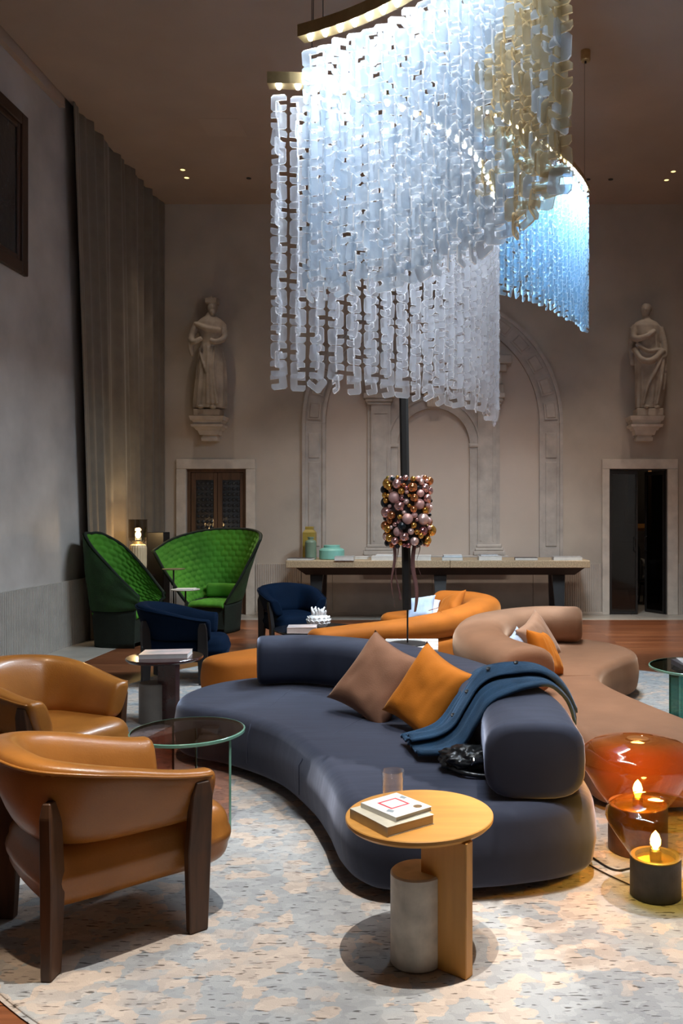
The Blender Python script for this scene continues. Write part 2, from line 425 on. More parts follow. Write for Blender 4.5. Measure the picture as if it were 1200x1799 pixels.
# ---- left doorway: wooden double door with bossed glass
M_bossglass = mat('bossed_glass', (0.03, 0.033, 0.037), 0.10, var=0.4, scale=3, bump=0.3, bscale=14)
dr = bpy.data.objects.new('door_1', None); COL.objects.link(dr); dr.location = (0, YB+0.08, 0)
struct(dr, 'dark wooden double door glazed with studded glass behind the green armchair')
mid = (D1[0]+D1[1])/2
bm = bmesh.new(); box(bm, D1[0], D1[0]+0.05, -0.05, 0.05, 0, DT); box(bm, D1[1]-0.05, D1[1], -0.05, 0.05, 0, DT)
box(bm, D1[0]+0.05, D1[1]-0.05, -0.05, 0.05, DT-0.05, DT); obj('door_frame', bm, M_doorwood, dr)
bos = newlathe([(0.030, 0), (0.027, 0.008), (0.017, 0.015), (0, 0.018)], 12)
bos_o = obj('glass_boss', bos, M_bossglass, None, smooth=True); bos_me = bos_o.data; bpy.data.objects.remove(bos_o)
for s, (a, b) in enumerate(((D1[0]+0.055, mid-0.003), (mid+0.003, D1[1]-0.055))):
    bm = bmesh.new()
    for q in ((a, a+0.075), (b-0.06, b)): box(bm, q[0], q[1], -0.03, 0.03, 0.01, DT-0.055, bevel=0.006, seg=1)
    box(bm, a+0.075, b-0.06, -0.03, 0.03, 0.01, 0.35); box(bm, a+0.075, b-0.06, -0.03, 0.03, DT-0.17, DT-0.055)
    lf = obj('door_leaf', bm, M_doorwood, dr)
    gl = obj('glass_pane', newbox(a+0.075, b-0.06, -0.008, 0.008, 0.35, DT-0.17), M_bossglass, lf)
    nx = 4
    for i in range(nx):
        for j in range(15):
            xx = a+0.075+(b-0.06-a-0.075)*(i+0.5)/nx
            share('glass_boss', bos_me, lf, (xx, -0.008, 0.95+0.088*j), (PI/2, 0, 0))
struct(obj('wall_vestibule', newbox(D1[0]-0.1, D1[1]+0.1, YB+0.32, YB+0.4, 0, DT+0.1), M_darkwood))

# ---- right doorway: steel framed glass leaves, one ajar, dim room behind
M_dglass = thin_glass('smoked_glass', (0.16, 0.17, 0.19), 0.06, ior=1.55, bump=0.05, bscale=5)
dr = bpy.data.objects.new('door_2', None); COL.objects.link(dr); dr.location = (0, YB+0.04, 0)
struct(dr, 'black steel framed glass double door, right leaf standing open')
bm = bmesh.new(); box(bm, D2[0], D2[0]+0.02, -0.03, 0.05, 0, DT); box(bm, D2[1]-0.02, D2[1], -0.03, 0.05, 0, DT)
box(bm, D2[0]+0.02, D2[1]-0.02, -0.03, 0.05, DT-0.02, DT); obj('door_frame', bm, M_dark, dr)
def leaf(loc, w, ang, sgn):
    bm = bmesh.new()
    box(bm, 0, 0.028*sgn, -0.02, 0.02, 0.012, DT-0.025); box(bm, (w-0.03)*sgn, w*sgn, -0.02, 0.02, 0.012, DT-0.025)
    box(bm, 0.028*sgn, (w-0.03)*sgn, -0.02, 0.02, 0.012, 0.05); box(bm, 0.028*sgn, (w-0.03)*sgn, -0.02, 0.02, DT-0.085, DT-0.025)
    l = obj('door_leaf', bm, M_dark, dr, loc=loc, rot=(0, 0, ang))
    obj('glass_pane', newbox(0.028*sgn, (w-0.03)*sgn, -0.004, 0.004, 0.05, DT-0.085), M_dglass, l)
    bm = bmesh.new(); tube(bm, [((w-0.05)*sgn, -0.02, 1.0), ((w-0.05)*sgn, -0.06, 1.02), ((w-0.05)*sgn, -0.06, 1.22), ((w-0.05)*sgn, -0.02, 1.24)], 0.008, 6)
    obj('handle', bm, M_dark, l)
leaf((D2[0]+0.022, 0, 0), 0.44, 0, 1)
leaf((D2[1]-0.03, 0.0, 0), 0.44, math.radians(-62), -1)
# the room beyond
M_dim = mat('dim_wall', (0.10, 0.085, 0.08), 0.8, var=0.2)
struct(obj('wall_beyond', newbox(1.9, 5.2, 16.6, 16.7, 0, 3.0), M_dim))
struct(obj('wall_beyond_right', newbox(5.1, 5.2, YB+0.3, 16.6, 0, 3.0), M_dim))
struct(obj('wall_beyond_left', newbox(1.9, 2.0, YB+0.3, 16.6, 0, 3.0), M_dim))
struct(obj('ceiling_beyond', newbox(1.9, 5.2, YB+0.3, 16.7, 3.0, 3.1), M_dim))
struct(obj('floor_beyond', newbox(2.0, 5.1, YB+0.3, 16.6, -0.05, 0.0), M_slabs))
M_amberwood = mat('amber_wood', (0.42, 0.19, 0.04), 0.45, var=0.3, scale=4, stretch=(1, 1, 0.2))
cb = thing('wall_cabinet', 'amber wooden hanging cabinet with glass front seen through the open door', 'cabinet', (3.72, 15.2, 0))
bm = bmesh.new(); box(bm, -0.30, 0.10, -0.02, 0.02, 1.35, 1.43); box(bm, 0.06, 0.12, -0.03, 0.03, 1.22, 2.5); box(bm, -0.36, -0.30, -0.02, 0.02, 1.35, 2.5)
box(bm, -0.36, 0.12, -0.03, 0.2, 2.5, 2.56)
obj('frame', bm, M_amberwood, cb); obj('glass_pane', newbox(-0.30, 0.06, 0.0, 0.006, 1.43, 2.5), M_dglass, cb)
obj('bracket', newbox(-0.36, 0.12, 0.06, 1.4, 1.30, 1.36), M_amberwood, cb)
ch = thing('tub_chair', 'black tub chair in the dim room behind the glazed door', 'chair', (3.15, 14.9, 0))
obj('body', slab([(-0.32, -0.3), (0.3, -0.32), (0.36, 0.1), (0.2, 0.36), (-0.2, 0.36), (-0.36, 0.1)], 0.28, 1.12, 0.14, 0.16), M_black, ch, smooth=True)
obj('plinth', newlathe([(0.22, 0), (0.24, 0.01), (0.20, 0.29)], 24), M_dark, ch)
bk = tag(obj('floor_cushion', pillow(0.2, 0.09, 3), mat('blue_print_cloth', (0.10, 0.17, 0.26), 0.8, var=0.9, scale=9, col2=(0.5, 0.48, 0.42)), smooth=True),
         'blue and cream patterned cushion behind the open glass leaf', 'cushion')
bk.matrix_world = basis((3.80, 15.0, 0.62), (-0.2, -1, 0.1))
st = thing('stool', 'low dark stool carrying the patterned cushion in the dim room', 'stool', (3.80, 15.05, 0))
obj('seat', newlathe([(0.22, 0.34), (0.24, 0.36), (0.24, 0.40), (0.2, 0.42)], 24), M_darkwood, st)
for sx in (-1, 1):
    for sy in (-1, 1): obj('leg', newtube([(0.15*sx, 0.15*sy, 0.34), (0.18*sx, 0.18*sy, 0.0)], 0.015, 6), M_darkwood, st)
pl = bpy.data.lights.new('dim_room_light', 'POINT'); pl.energy = 9; pl.color = WARM; pl.shadow_soft_size = 0.08
plo = bpy.data.objects.new('dim_room_light', pl); COL.objects.link(plo); plo.location = (4.2, 14.6, 2.4)  # bare point light with no fixture, inside the room beyond

# ---- window high on the left wall
wn = bpy.data.objects.new('window_1', None); COL.objects.link(wn); wn.location = (XL, 0, 0); struct(wn, 'dark framed window high on the left wall')
def wframe(a, b, z0, z1, t, dep, m, name):
    bm = bmesh.new()
    for q in ((a, a+t, z0, z1), (b-t, b, z0, z1), (a+t, b-t, z0, z0+t), (a+t, b-t, z1-t, z1)):
        box(bm, 0.0, dep, q[0], q[1], q[2], q[3], bevel=0.008, seg=1)
    return obj(name, bm, m, wn)
wframe(7.2, 9.15, 4.17, 5.90, 0.13, 0.05, M_darkwood, 'window_frame')
wframe(7.33, 9.02, 4.30, 5.77, 0.06, 0.03, M_darkwood, 'sash')
obj('glass_pane', newbox(0.004, 0.012, 7.39, 8.96, 4.36, 5.71), M_bossglass, wn)

# ---- curtain
def cfn(u, v):
    z = 0.012+(6.68-0.012)*v
    y0 = 10.62-0.57*v
    yy = y0+(YB-0.03-y0)*u
    ph = u*46+1.2*math.sin(u*9)+0.5*math.sin(v*2.2+u*20)
    a = 0.035+0.02*math.sin(u*31+2)
    return Vector((XL+0.105+a*math.sin(ph*1.0)+0.014*math.sin(ph*2.3+1)+0.03*(1-v)*math.sin(u*14), yy, z))
cu = tag(obj('curtain', grid_surface(420, 26, cfn), M_curtain, smooth=True), 'full height taupe curtain in deep folds on the left wall', 'curtain')
sm = cu.modifiers.new('thick', 'SOLIDIFY'); sm.thickness = 0.004

# ------------------------------------------------------------------ niche: big coffered arch + aedicule
def arc_pts(cx, cz, r, a0, a1, n): return [(cx+r*math.cos(a0+(a1-a0)*i/n), cz+r*math.sin(a0+(a1-a0)*i/n)) for i in range(n+1)]
XZ = Matrix(((1,0,0,0),(0,0,-1,0),(0,1,0,0),(0,0,0,1)))     # polygon XY -> world XZ, extrude towards -Y
NX, NZ = wx(760), wz(744)
RO, RI = 228*SC, 187*SC
nic = bpy.data.objects.new('trim_9', None); COL.objects.link(nic); nic.location = (0, YB, 0); struct(nic, 'carved stone blind arch with a pilastered frame in the back wall')
def xz(outline, d0, d1, m, name, parent=nic, bevel=0):
    bm = bmesh.new(); poly(bm, outline, d0, d1, M=XZ)
    if bevel: bmesh.ops.bevel(bm, geom=list(bm.edges), offset=bevel, segments=1, affect='EDGES')
    return obj(name, bm, m, parent)
def rect(x0, x1, z0, z1): return [(x0, z0), (x1, z0), (x1, z1), (x0, z1)]
# back panel and archivolt
pan = arc_pts(NX, NZ, RI, 0, PI, 48)+[(NX-RI, WH), (NX+RI, WH)]
xz(pan, 0.0, 0.012, M_niche, 'niche_panel')
N = 60
band = arc_pts(NX, NZ, RO-0.05, 0, PI, N)+list(reversed(arc_pts(NX, NZ, RI+0.05, 0, PI, N)))
xz(band, 0.0, 0.05, M_stone, 'archivolt')
for r0, r1, dd in ((RO-0.055, RO, 0.085), (RI, RI+0.05, 0.08)):
    ring = arc_pts(NX, NZ, r1, 0, PI, N)+list(reversed(arc_pts(NX, NZ, r0, 0, PI, N))); xz(ring, 0.0, dd, M_stone, 'arch_moulding')
for s in (-1, 1):
    a, b = sorted((NX+s*RI, NX+s*RO))
    xz(rect(a+0.05, b-0.05, WH, NZ-0.002), 0.0, 0.05, M_stone, 'arch_pier')
    xz(rect(a, a+0.05, WH, NZ-0.002), 0.0, 0.082, M_stone, 'arch_moulding'); xz(rect(b-0.05, b, WH, NZ-0.002), 0.0, 0.082, M_stone, 'arch_moulding')
    for z0, z1 in ((NZ-1.95, NZ-0.62), (NZ-0.55, NZ-0.16)):
        xz(rect(a+0.10, b-0.10, z0, z1), 0.05, 0.066, M_stone, 'coffer_panel', bevel=0.006)
nc = 15
for i in range(nc):
    a0 = PI*(i+0.14)/nc; a1 = PI*(i+0.86)/nc
    fr = arc_pts(NX, NZ, RO-0.085, a0, a1, 5)+list(reversed(arc_pts(NX, NZ, RI+0.085, a0, a1, 5)))
    xz(fr, 0.05, 0.072, M_stone, 'coffer_frame')
    d = 0.032/RO
    fi = arc_pts(NX, NZ, RO-0.115, a0+d, a1-d, 5)+list(reversed(arc_pts(NX, NZ, RI+0.115, a0+d, a1-d, 5)))
    xz(fi, 0.072, 0.084, M_stone, 'coffer_panel', bevel=0.008)
# aedicule
AZ0 = wz(975)
def pil(px0, px1, bx0, bx1, cx0, cx1):
    xz(rect(wx(px0)-0.06, wx(px1)+0.06, AZ0, wz(700)), 0.012, 0.06, M_stone, 'pilaster_back')
    xz(rect(wx(px0), wx(px1), AZ0+0.17, wz(713)), 0.06, 0.12, M_stone, 'pilaster_shaft')
    xz(rect(wx(px0)+0.03, wx(px0)+0.055, AZ0+0.23, wz(725)), 0.12, 0.135, M_stone, 'pilaster_fillet')
    xz(rect(wx(px1)-0.055, wx(px1)-0.03, AZ0+0.23, wz(725)), 0.12, 0.135, M_stone, 'pilaster_fillet')
    xz(rect(wx(px0)+0.055, wx(px1)-0.055, wz(728), wz(725)), 0.12, 0.135, M_stone, 'pilaster_fillet')
    for k, (e, z0, z1) in enumerate(((0.0, AZ0, AZ0+0.07), (0.025, AZ0+0.07, AZ0+0.12), (0.05, AZ0+0.12, AZ0+0.17))):
        xz(rect(wx(bx0)+e, wx(bx1)-e, z0, z1), 0.012, 0.19-e, M_stone, 'pilaster_base', bevel=0.012)
    for k, (e, y0, y1) in enumerate(((0.055, 713, 708), (0.03, 708, 702), (0.0, 702, 693))):
        xz(rect(wx(cx0)+e, wx(cx1)-e, wz(y0), wz(y1)), 0.012, 0.20-e, M_stone, 'pilaster_capital', bevel=0.012)
pil(653, 687, 640, 692, 640, 694)
pil(839, 871, 831, 886, 832, 886)
for x0, x1, y0, y1, dd in ((642, 884, 693, 677, 0.15), (645, 881, 677, 655, 0.12), (636, 889, 655, 643, 0.19), (628, 897, 643, 628, 0.26)):
    xz(rect(wx(x0), wx(x1), wz(y0), wz(y1)), 0.012, dd, M_stone, 'entablature', bevel=0.01)
IX, IZ = wx(762), wz(781); r1, r2 = 63*SC, 82*SC
spz = arc_pts(IX, IZ, r1, 0, PI, 32)
xz([(wx(839), IZ), (wx(839), wz(694)), (wx(687), wz(694)), (wx(687), IZ)]+list(reversed(spz)), 0.012, 0.055, M_stone, 'spandrel')
xz(arc_pts(IX, IZ, r2, 0, PI, 32)+list(reversed(spz)), 0.055, 0.085, M_stone, 'inner_arch')
xz(arc_pts(IX, IZ, r2, 0, PI, 32)+list(reversed(arc_pts(IX, IZ, r2-0.035, 0, PI, 32))), 0.085, 0.105, M_stone, 'arch_moulding')
for a, b in ((IX-r2, IX-r1), (IX+r1, IX+r2)):
    xz(rect(a, b, AZ0, IZ), 0.012, 0.085, M_stone, 'inner_jamb')
    xz(rect(a-0.01, b+0.01, IZ-0.05, IZ), 0.085, 0.11, M_stone, 'impost', bevel=0.008)
bm = bmesh.new()
poly(bm, [(-0.10, -0.20), (0.10, -0.20), (0.135, 0.0), (-0.135, 0.0)], 0.08, 0.19, M=XZ)
ko = obj('keystone', bm, M_corbel, nic, loc=(IX, 0, wz(694)))
for i in range(5): obj('keystone_flute', newbox(-0.095+0.04*i, -0.07+0.04*i, -0.205, -0.19, -0.19, -0.05, bevel=0.006, seg=1), M_corbel, nic, loc=(IX, 0, wz(694)))
obj('keystone_cap', newbox(-0.15, 0.15, -0.22, -0.08, -0.045, 0.0, bevel=0.01, seg=1), M_corbel, nic, loc=(IX, 0, wz(694)))
obj('niche_sill', newbox(wx(636), wx(892), -0.2, -0.012, AZ0-0.06, AZ0, bevel=0.01, seg=1), M_stone, nic)

# ------------------------------------------------------------------ statues on corbels
def corbel(px, label, shift):
    t = thing('statue_corbel', label, 'corbel', (wx(px), YB, 0))
    prof = [(0.27, 735, 742), (0.235, 742, 749), (0.25, 749, 753), (0.215, 753, 758), (0.17, 758, 766), (0.115, 766, 770), (0.13, 770, 776)]
    for i, (hw, y0, y1) in enumerate(prof):
        z1, z0 = wz(y0), wz(y1)
        bm = bmesh.new(); dp = hw*1.35
        a = [bm.verts.new(v) for v in ((-hw, 0, z1), (hw, 0, z1), (hw, -dp, z1), (-hw, -dp, z1))]
        k = 0.88 if i in (1, 3, 4) else (0.93 if i == 0 else 0.97)
        b = [bm.verts.new(v) for v in ((-hw*k, 0, z0), (hw*k, 0, z0), (hw*k, -dp*k, z0), (-hw*k, -dp*k, z0))]
        bm.faces.new(a); bm.faces.new(b)
        for q in range(4): bm.faces.new((a[q], a[(q+1)%4], b[(q+1)%4], b[q]))
        obj('moulding', bm, M_corbel, t)
    return t
def robe(bm, prof, folds, seed, cx=lambda z: 0, n=56):
    rings = []
    for z, rx, ry, f in prof:
        R = []
        for k in range(n):
            a = 2*PI*k/n
            w = 1+f*(0.55*math.sin(folds*a+seed+z*1.2)+0.45*math.sin(folds*1.7*a+seed*2-z*2))
            R.append(bm.verts.new((cx(z)+rx*w*math.cos(a), ry*w*math.sin(a), z)))
        rings.append(R)
    for A, B in zip(rings, rings[1:]):
        for k in range(n): bm.faces.new((A[k], A[(k+1)%n], B[(k+1)%n], B[k]))
    bm.faces.new(rings[0]); bm.faces.new(rings[-1])
def ball(bm, c, r, s=(1, 1, 1)):
    M = Matrix.Translation(c) @ Matrix.Diagonal((r*s[0], r*s[1], r*s[2], 1)); bmesh.ops.create_icosphere(bm, subdivisions=3, radius=1, matrix=M)
def limb(bm, pts, radii, n=10): tube(bm, spline(pts, 5), 0, n, 0, [radii[0]+(radii[-1]-radii[0])*i/(5*(len(pts)-1)) for i in range(5*(len(pts)-1)+1)])
def finish_statue(bm, name, parent):
    o = obj(name, bm, M_statue, parent, smooth=True)
    r = o.modifiers.new('remesh', 'REMESH'); r.mode = 'VOXEL'; r.voxel_size = 0.011; r.use_smooth_shade = True
    s = o.modifiers.new('smooth', 'SMOOTH'); s.iterations = 2; s.factor = 0.4
    return o
ZB = wz(735)
corbel(373, 'pale stepped stone corbel carrying the hatted statue over the wooden door', 0)
corbel(1128, 'pale stepped stone corbel carrying the bareheaded statue over the glazed door', 0)
# hatted saint
t = thing('saint_statue', 'weathered marble statue of a robed figure in a square cap above the wooden door', 'statue', (wx(373), YB-0.20, ZB))
obj('plinth', newbox(-0.21, 0.20, -0.15, 0.15, 0, 0.11, bevel=0.012, seg=1), M_statue, t)
bm = bmesh.new()
robe(bm, [(0.13, 0.26, 0.16, 0.06), (0.2, 0.255, 0.16, 0.10), (0.5, 0.24, 0.15, 0.10), (0.8, 0.225, 0.145, 0.08), (1.0, 0.195, 0.13, 0.05), (1.14, 0.165, 0.12, 0.03),
          (1.22, 0.175, 0.13, 0.02), (1.38, 0.215, 0.14, 0.03), (1.47, 0.225, 0.135, 0.02), (1.53, 0.16, 0.11, 0.0), (1.58, 0.075, 0.075, 0), (1.62, 0.06, 0.06, 0)], 11, 1.0, cx=lambda z: 0.015+0.03*math.sin((z-0.2)*2.0))
ball(bm, (0.06, -0.02, 1.70), 0.085, (0.92, 1.0, 1.25)); ball(bm, (0.085, -0.10, 1.69), 0.02, (0.8, 1, 1.6)); ball(bm, (0.075, -0.075, 1.625), 0.05, (0.9, 1, 1))
box(bm, -0.035, 0.145, -0.10, 0.08, 1.765, 1.84); box(bm, -0.02, 0.15, -0.012, 0.012, 1.84, 1.88); box(bm, 0.05, 0.075, -0.10, 0.08, 1.84, 1.88)
limb(bm, [(-0.17, -0.02, 1.46), (-0.25, -0.06, 1.25), (-0.19, -0.17, 1.14), (-0.06, -0.17, 1.20)], [0.062, 0.036])      # arm bent over chest
limb(bm, [(-0.24, -0.10, 1.20), (-0.245, -0.12, 1.05), (-0.22, -0.13, 0.93)], [0.06, 0.03])
limb(bm, [(0.22, 0.0, 1.44), (0.255, -0.04, 1.24), (0.17, -0.15, 1.15), (0.06, -0.155, 1.17)], [0.058, 0.036])
limb(bm, [(-0.20, -0.06, 1.45), (0.0, -0.15, 1.36), (0.21, -0.08, 1.33)], [0.035, 0.04])                                 # cape edge
for a in (0.0, 0.45, 0.9):
    limb(bm, [(0.02+0.12*a, -0.13, 1.08), (0.02+0.1*a, -0.165, 0.7), (0.03+0.16*a, -0.17, 0.18)], [0.012, 0.03], 8)
limb(bm, [(-0.12, -0.12, 1.06), (-0.05, -0.155, 0.82), (0.02, -0.16, 0.66), (0.05, -0.15, 0.86), (0.08, -0.13, 1.06)], [0.016, 0.016], 8)
ball(bm, (-0.09, -0.15, 0.135), 0.05, (0.9, 1.6, 0.6)); ball(bm, (0.1, -0.14, 0.135), 0.05, (0.9, 1.5, 0.6))
finish_statue(bm, 'figure', t)
# bareheaded draped figure
t = thing('draped_statue', 'weathered marble statue of a bareheaded draped figure above the glazed door', 'statue', (wx(1130), YB-0.20, ZB))
obj('plinth', newbox(-0.18, 0.235, -0.15, 0.15, 0, 0.12, bevel=0.012, seg=1), M_statue, t)
bm = bmesh.new()
robe(bm, [(0.13, 0.20, 0.14, 0.08), (0.3, 0.215, 0.145, 0.10), (0.6, 0.225, 0.15, 0.08), (0.85, 0.235, 0.15, 0.05), (1.0, 0.215, 0.14, 0.03), (1.16, 0.175, 0.12, 0.02),
          (1.3, 0.19, 0.125, 0.01), (1.42, 0.215, 0.12, 0.01), (1.48, 0.17, 0.10, 0.0), (1.53, 0.07, 0.065, 0), (1.58, 0.055, 0.055, 0)], 9, 2.0, cx=lambda z: 0.02+0.035*math.sin(z*2.6))
ball(bm, (-0.02, -0.03, 1.67), 0.085, (0.9, 1.0, 1.2)); ball(bm, (-0.045, -0.11, 1.66), 0.018, (0.8, 1, 1.6)); ball(bm, (0.01, 0.02, 1.70), 0.085, (1.0, 0.95, 1.0)); ball(bm, (0.03, 0.08, 1.64), 0.05)
limb(bm, [(-0.17, 0.0, 1.42), (-0.215, -0.08, 1.22), (-0.05, -0.17, 1.22), (0.10, -0.15, 1.32)], [0.06, 0.04])
limb(bm, [(0.21, 0.0, 1.40), (0.27, -0.02, 1.15), (0.26, -0.09, 0.95), (0.20, -0.13, 0.9)], [0.06, 0.045])
limb(bm, [(-0.20, -0.06, 1.06), (-0.12, -0.15, 0.88), (0.05, -0.17, 0.86), (0.24, -0.12, 1.02)], [0.045, 0.05])
limb(bm, [(-0.18, -0.10, 1.13), (0.0, -0.16, 1.0), (0.22, -0.12, 1.04)], [0.03, 0.03])
limb(bm, [(0.24, -0.11, 1.0), (0.12, -0.16, 0.72), (-0.02, -0.16, 0.45), (-0.08, -0.14, 0.18)], [0.035, 0.02])
limb(bm, [(0.25, -0.10, 1.0), (0.20, -0.15, 0.6), (0.13, -0.15, 0.18)], [0.035, 0.025])
limb(bm, [(0.25, -0.05, 1.0), (0.27, -0.08, 0.7), (0.25, -0.07, 0.4)], [0.04, 0.03])
limb(bm, [(-0.22, 0.0, 1.40), (-0.25, 0.0, 1.1), (-0.22, -0.02, 0.8)], [0.05, 0.035])
ball(bm, (-0.03, -0.14, 0.135), 0.045, (0.9, 1.6, 0.6)); ball(bm, (0.14, -0.13, 0.135), 0.045, (0.9, 1.4, 0.6))
finish_statue(bm, 'figure', t)

# ------------------------------------------------------------------ ceiling fittings
M_led = emis('lamp_disc', (1.0, 0.80, 0.36), 2.2)
def downlight(px, py, label, lit, r):
    d = (CEIL-EYE)*FPX/(PY-py)
    t = thing('ceiling_downlight' if lit else 'ceiling_spot_recess', label, 'downlight' if lit else 'recess', ((px-PX)*d/FPX, d, CEIL), 0, 'recessed ceiling fittings')
    obj('rim', newlathe([(r, 0.0), (r*1.22, -0.001), (r*1.2, -0.006), (r*0.98, -0.005), (r*0.96, 0.0)], 24, cap=False), M_brass if lit else M_dark, t)
    obj('lens', newlathe([(r*0.97, -0.003), (0, -0.004)], 24, cap=False), M_led if lit else M_black, t)
downlight(321, 298, 'glowing round downlight farther left of the pair near the curtain', 1, 0.035)
downlight(328, 312, 'glowing round downlight nearer the back wall of the pair by the curtain', 1, 0.035)
downlight(1183, 301, 'glowing round downlight farther right of the pair over the glazed door', 1, 0.035)
downlight(1171, 316, 'glowing round downlight nearer the back wall over the glazed door', 1, 0.035)
downlight(437, 313, 'small unlit black recess in the ceiling left of the glass chandelier', 0, 0.03)
downlight(1033, 315, 'small unlit black recess in the ceiling just right of the blue glass curtain', 0, 0.03)
downlight(1073, 315, 'small unlit black recess in the ceiling above the bareheaded statue', 0, 0.03)
struct(obj('trim_10', newbox(-1.05, -0.55, 9.4, 9.9, CEIL-0.004, CEIL, bevel=0.001, seg=1), M_ceil, loc=(-1.95, 1.1, 0)), 'flush access hatch in the ceiling')
# ------------------------------------------------------------------ glass chandeliers
def chand_glass(name, tint, dcol, dfac=0.42):
    return thin_glass(name, tint, 0.12, ior=1.45, bump=0.6, bscale=38, diffuse=dcol, dfac=dfac)
G_clear = chand_glass('clear_ice_glass', (0.95, 0.96, 0.98), (0.92, 0.95, 1.0), 0.28)
G_clear_e = chand_glass('clear_ice_glass_edge', (0.95, 0.97, 1.0), (0.95, 0.97, 1.0), 0.80)
G_mix = chand_glass('pearl_glass', (0.90, 0.94, 0.97), (0.80, 0.90, 1.0), 0.52)
G_mix_e = chand_glass('pearl_glass_edge', (0.93, 0.95, 0.97), (0.92, 0.95, 0.98), 0.85)
G_amber = chand_glass('straw_glass', (0.90, 0.87, 0.78), (0.82, 0.78, 0.66), 0.36)
G_amber_e = chand_glass('straw_glass_edge', (0.72, 0.62, 0.42), (0.80, 0.68, 0.46), 0.70)
G_blue = chand_glass('blue_ice_glass', (0.70, 0.87, 0.98), (0.66, 0.86, 1.0), 0.50)
G_blue_e = chand_glass('blue_ice_glass_edge', (0.85, 0.93, 1.0), (0.82, 0.93, 1.0), 0.85)
M_ledstrip = emis('led_strip', (0.86, 0.93, 1.0), 600.0)
PW, PH, PT = 0.075, 0.084, 0.007
def c_plate(bm, M, jit):
    c = 0.010; w, h, s, x0 = PW/2, PH/2-0.0025, 0.0115, -0.002
    o = [(-w+c, -h), (w-c, -h), (w, -h+c), (w, -s), (x0, -s), (x0, s), (w, s), (w, h-c), (w-c, h), (-w+c, h), (-w, h-c), (-w, -h+c)]
    o = [(x*(1+jit[0]), y*(1+jit[1])+x*jit[2]) for x, y in o]
    return poly(bm, o, -PT/2, PT/2, 0, 1, M)
def curtain_chandelier(name, label, bez, z_top, z_bot, spacing, gl, ge, watts, wires, alt=None, led=(0.84, 0.92, 1.0), seed=1, x_end=0.05, turn=1.0):
    rnd = random.Random(seed)
    p = [Vector((x, y, 0)) for x, y in bez]
    B = [((1-t)**3)*p[0]+3*((1-t)**2)*t*p[1]+3*(1-t)*t*t*p[2]+t**3*p[3] for t in [i/120 for i in range(121)]]
    L = sum((b-a).length for a, b in zip(B, B[1:])); ns = int(L/spacing)+1
    pos = resample(B, ns); root = thing(name, label, 'chandelier', (p[0].x, p[0].y, z_top))
    org = Vector((p[0].x, p[0].y, z_top))
    ext = [B[0]-(B[1]-B[0]).normalized()*x_end]+resample(B, 40)+[B[-1]+(B[-1]-B[-2]).normalized()*x_end]
    # brass bar
    bm = bmesh.new(); rings = []
    for i, q in enumerate(ext):
        t = (ext[min(i+1, len(ext)-1)]-ext[max(i-1, 0)]).normalized(); sd = Vector((t.y, -t.x, 0))*0.03
        rings.append([bm.verts.new(v-org) for v in (q-sd+Vector((0,0,z_top)), q+sd+Vector((0,0,z_top)), q+sd+Vector((0,0,z_top+0.055)), q-sd+Vector((0,0,z_top+0.055)))])
    for a, b in zip(rings, rings[1:]):
        for k in range(4): bm.faces.new((a[k], a[(k+1)%4], b[(k+1)%4], b[k]))
    bm.faces.new(rings[0]); bm.faces.new(rings[-1])
    obj('brass_bar', bm, M_brass, root)
    # LED cups under the bar, and the light they give
    for i in range(0, ns, 1):
        obj('led_spot', newlathe([(0.008, -0.012), (0.011, -0.006), (0.011, 0.0)], 8, M=Matrix.Translation(pos[i]+Vector((0, 0, z_top))-org)), M_ledstrip, root)
    nl = 7
    for i in range(nl):
        q = resample(B, nl*2+1)[2*i+1]; t = (resample(B, nl*2+1)[2*i+2]-resample(B, nl*2+1)[2*i]).normalized()
        for sgn in (-1, 1):
            px_, py_ = q.x+t.y*0.10*sgn, q.y-t.x*0.10*sgn
            back = math.hypot(px_, py_) > math.hypot(q.x, q.y)          # the row on the room side is the stronger one
            a = area((0, 0, 0), (0, 0, -1), watts/nl*(0.76 if back else 0.24), L/nl*0.8, 0.015, led)
            a.location = (px_, py_, z_top+0.01)
            a.rotation_euler = (0, math.radians(0), math.atan2(t.y, t.x))
            a.rotation_euler.rotate_axis('X', math.radians(-14*sgn))
    for w in wires:
        obj('wire', newtube([Vector((w[0], w[1], z_top+0.05))-org, Vector((w[0], w[1], CEIL))-org], 0.0022, 5), M_dark, root)
    # strands of C-shaped plates, face-on and edge-on in turn
    plates = []
    for i, q in enumerate(pos):
        t = (pos[min(i+1, ns-1)]-pos[max(i-1, 0)]).normalized(); ang = math.atan2(t.y, t.x)*turn
        nrow = int((z_top-0.03-z_bot)/PH); drop = rnd.uniform(0, 0.03)
        for k in range(nrow+1):
            z = z_top-0.03-drop-PH*(k+0.5)
            flip = PI if (k+i) % 2 else 0
            plates.append((q, z, ang+flip+rnd.gauss(0, 0.16), rnd.gauss(0, 0.05), i/(ns-1)))
            if k < nrow: plates.append((q, z-PH*0.5, ang+PI/2+flip+rnd.gauss(0, 0.22), rnd.gauss(0, 0.07), i/(ns-1)))
        plates.append((q, z-PH*0.72, ang+rnd.choice((0, PI/2, PI))+rnd.gauss(0, 0.2), rnd.gauss(0, 0.25), i/(ns-1)))
    camp = Vector((0, 0, EYE))
    plates.sort(key=lambda e: (Vector((e[0].x, e[0].y, e[1]))-camp).length)
    protos = []
    for g, e in [(gl, ge)]+([alt[1:]] if alt else []):
        for j in ((0, 0, 0), (0.04, -0.03, 0.03), (-0.05, 0.02, -0.04), (0.02, 0.0, 0.06)):
            bm = bmesh.new(); c_plate(bm, None, j); o = obj('glass_plate', bm, [g, e]); protos.append(o.data); bpy.data.objects.remove(o)
    stuff = {}
    X90 = Matrix.Rotation(PI/2, 4, 'X')
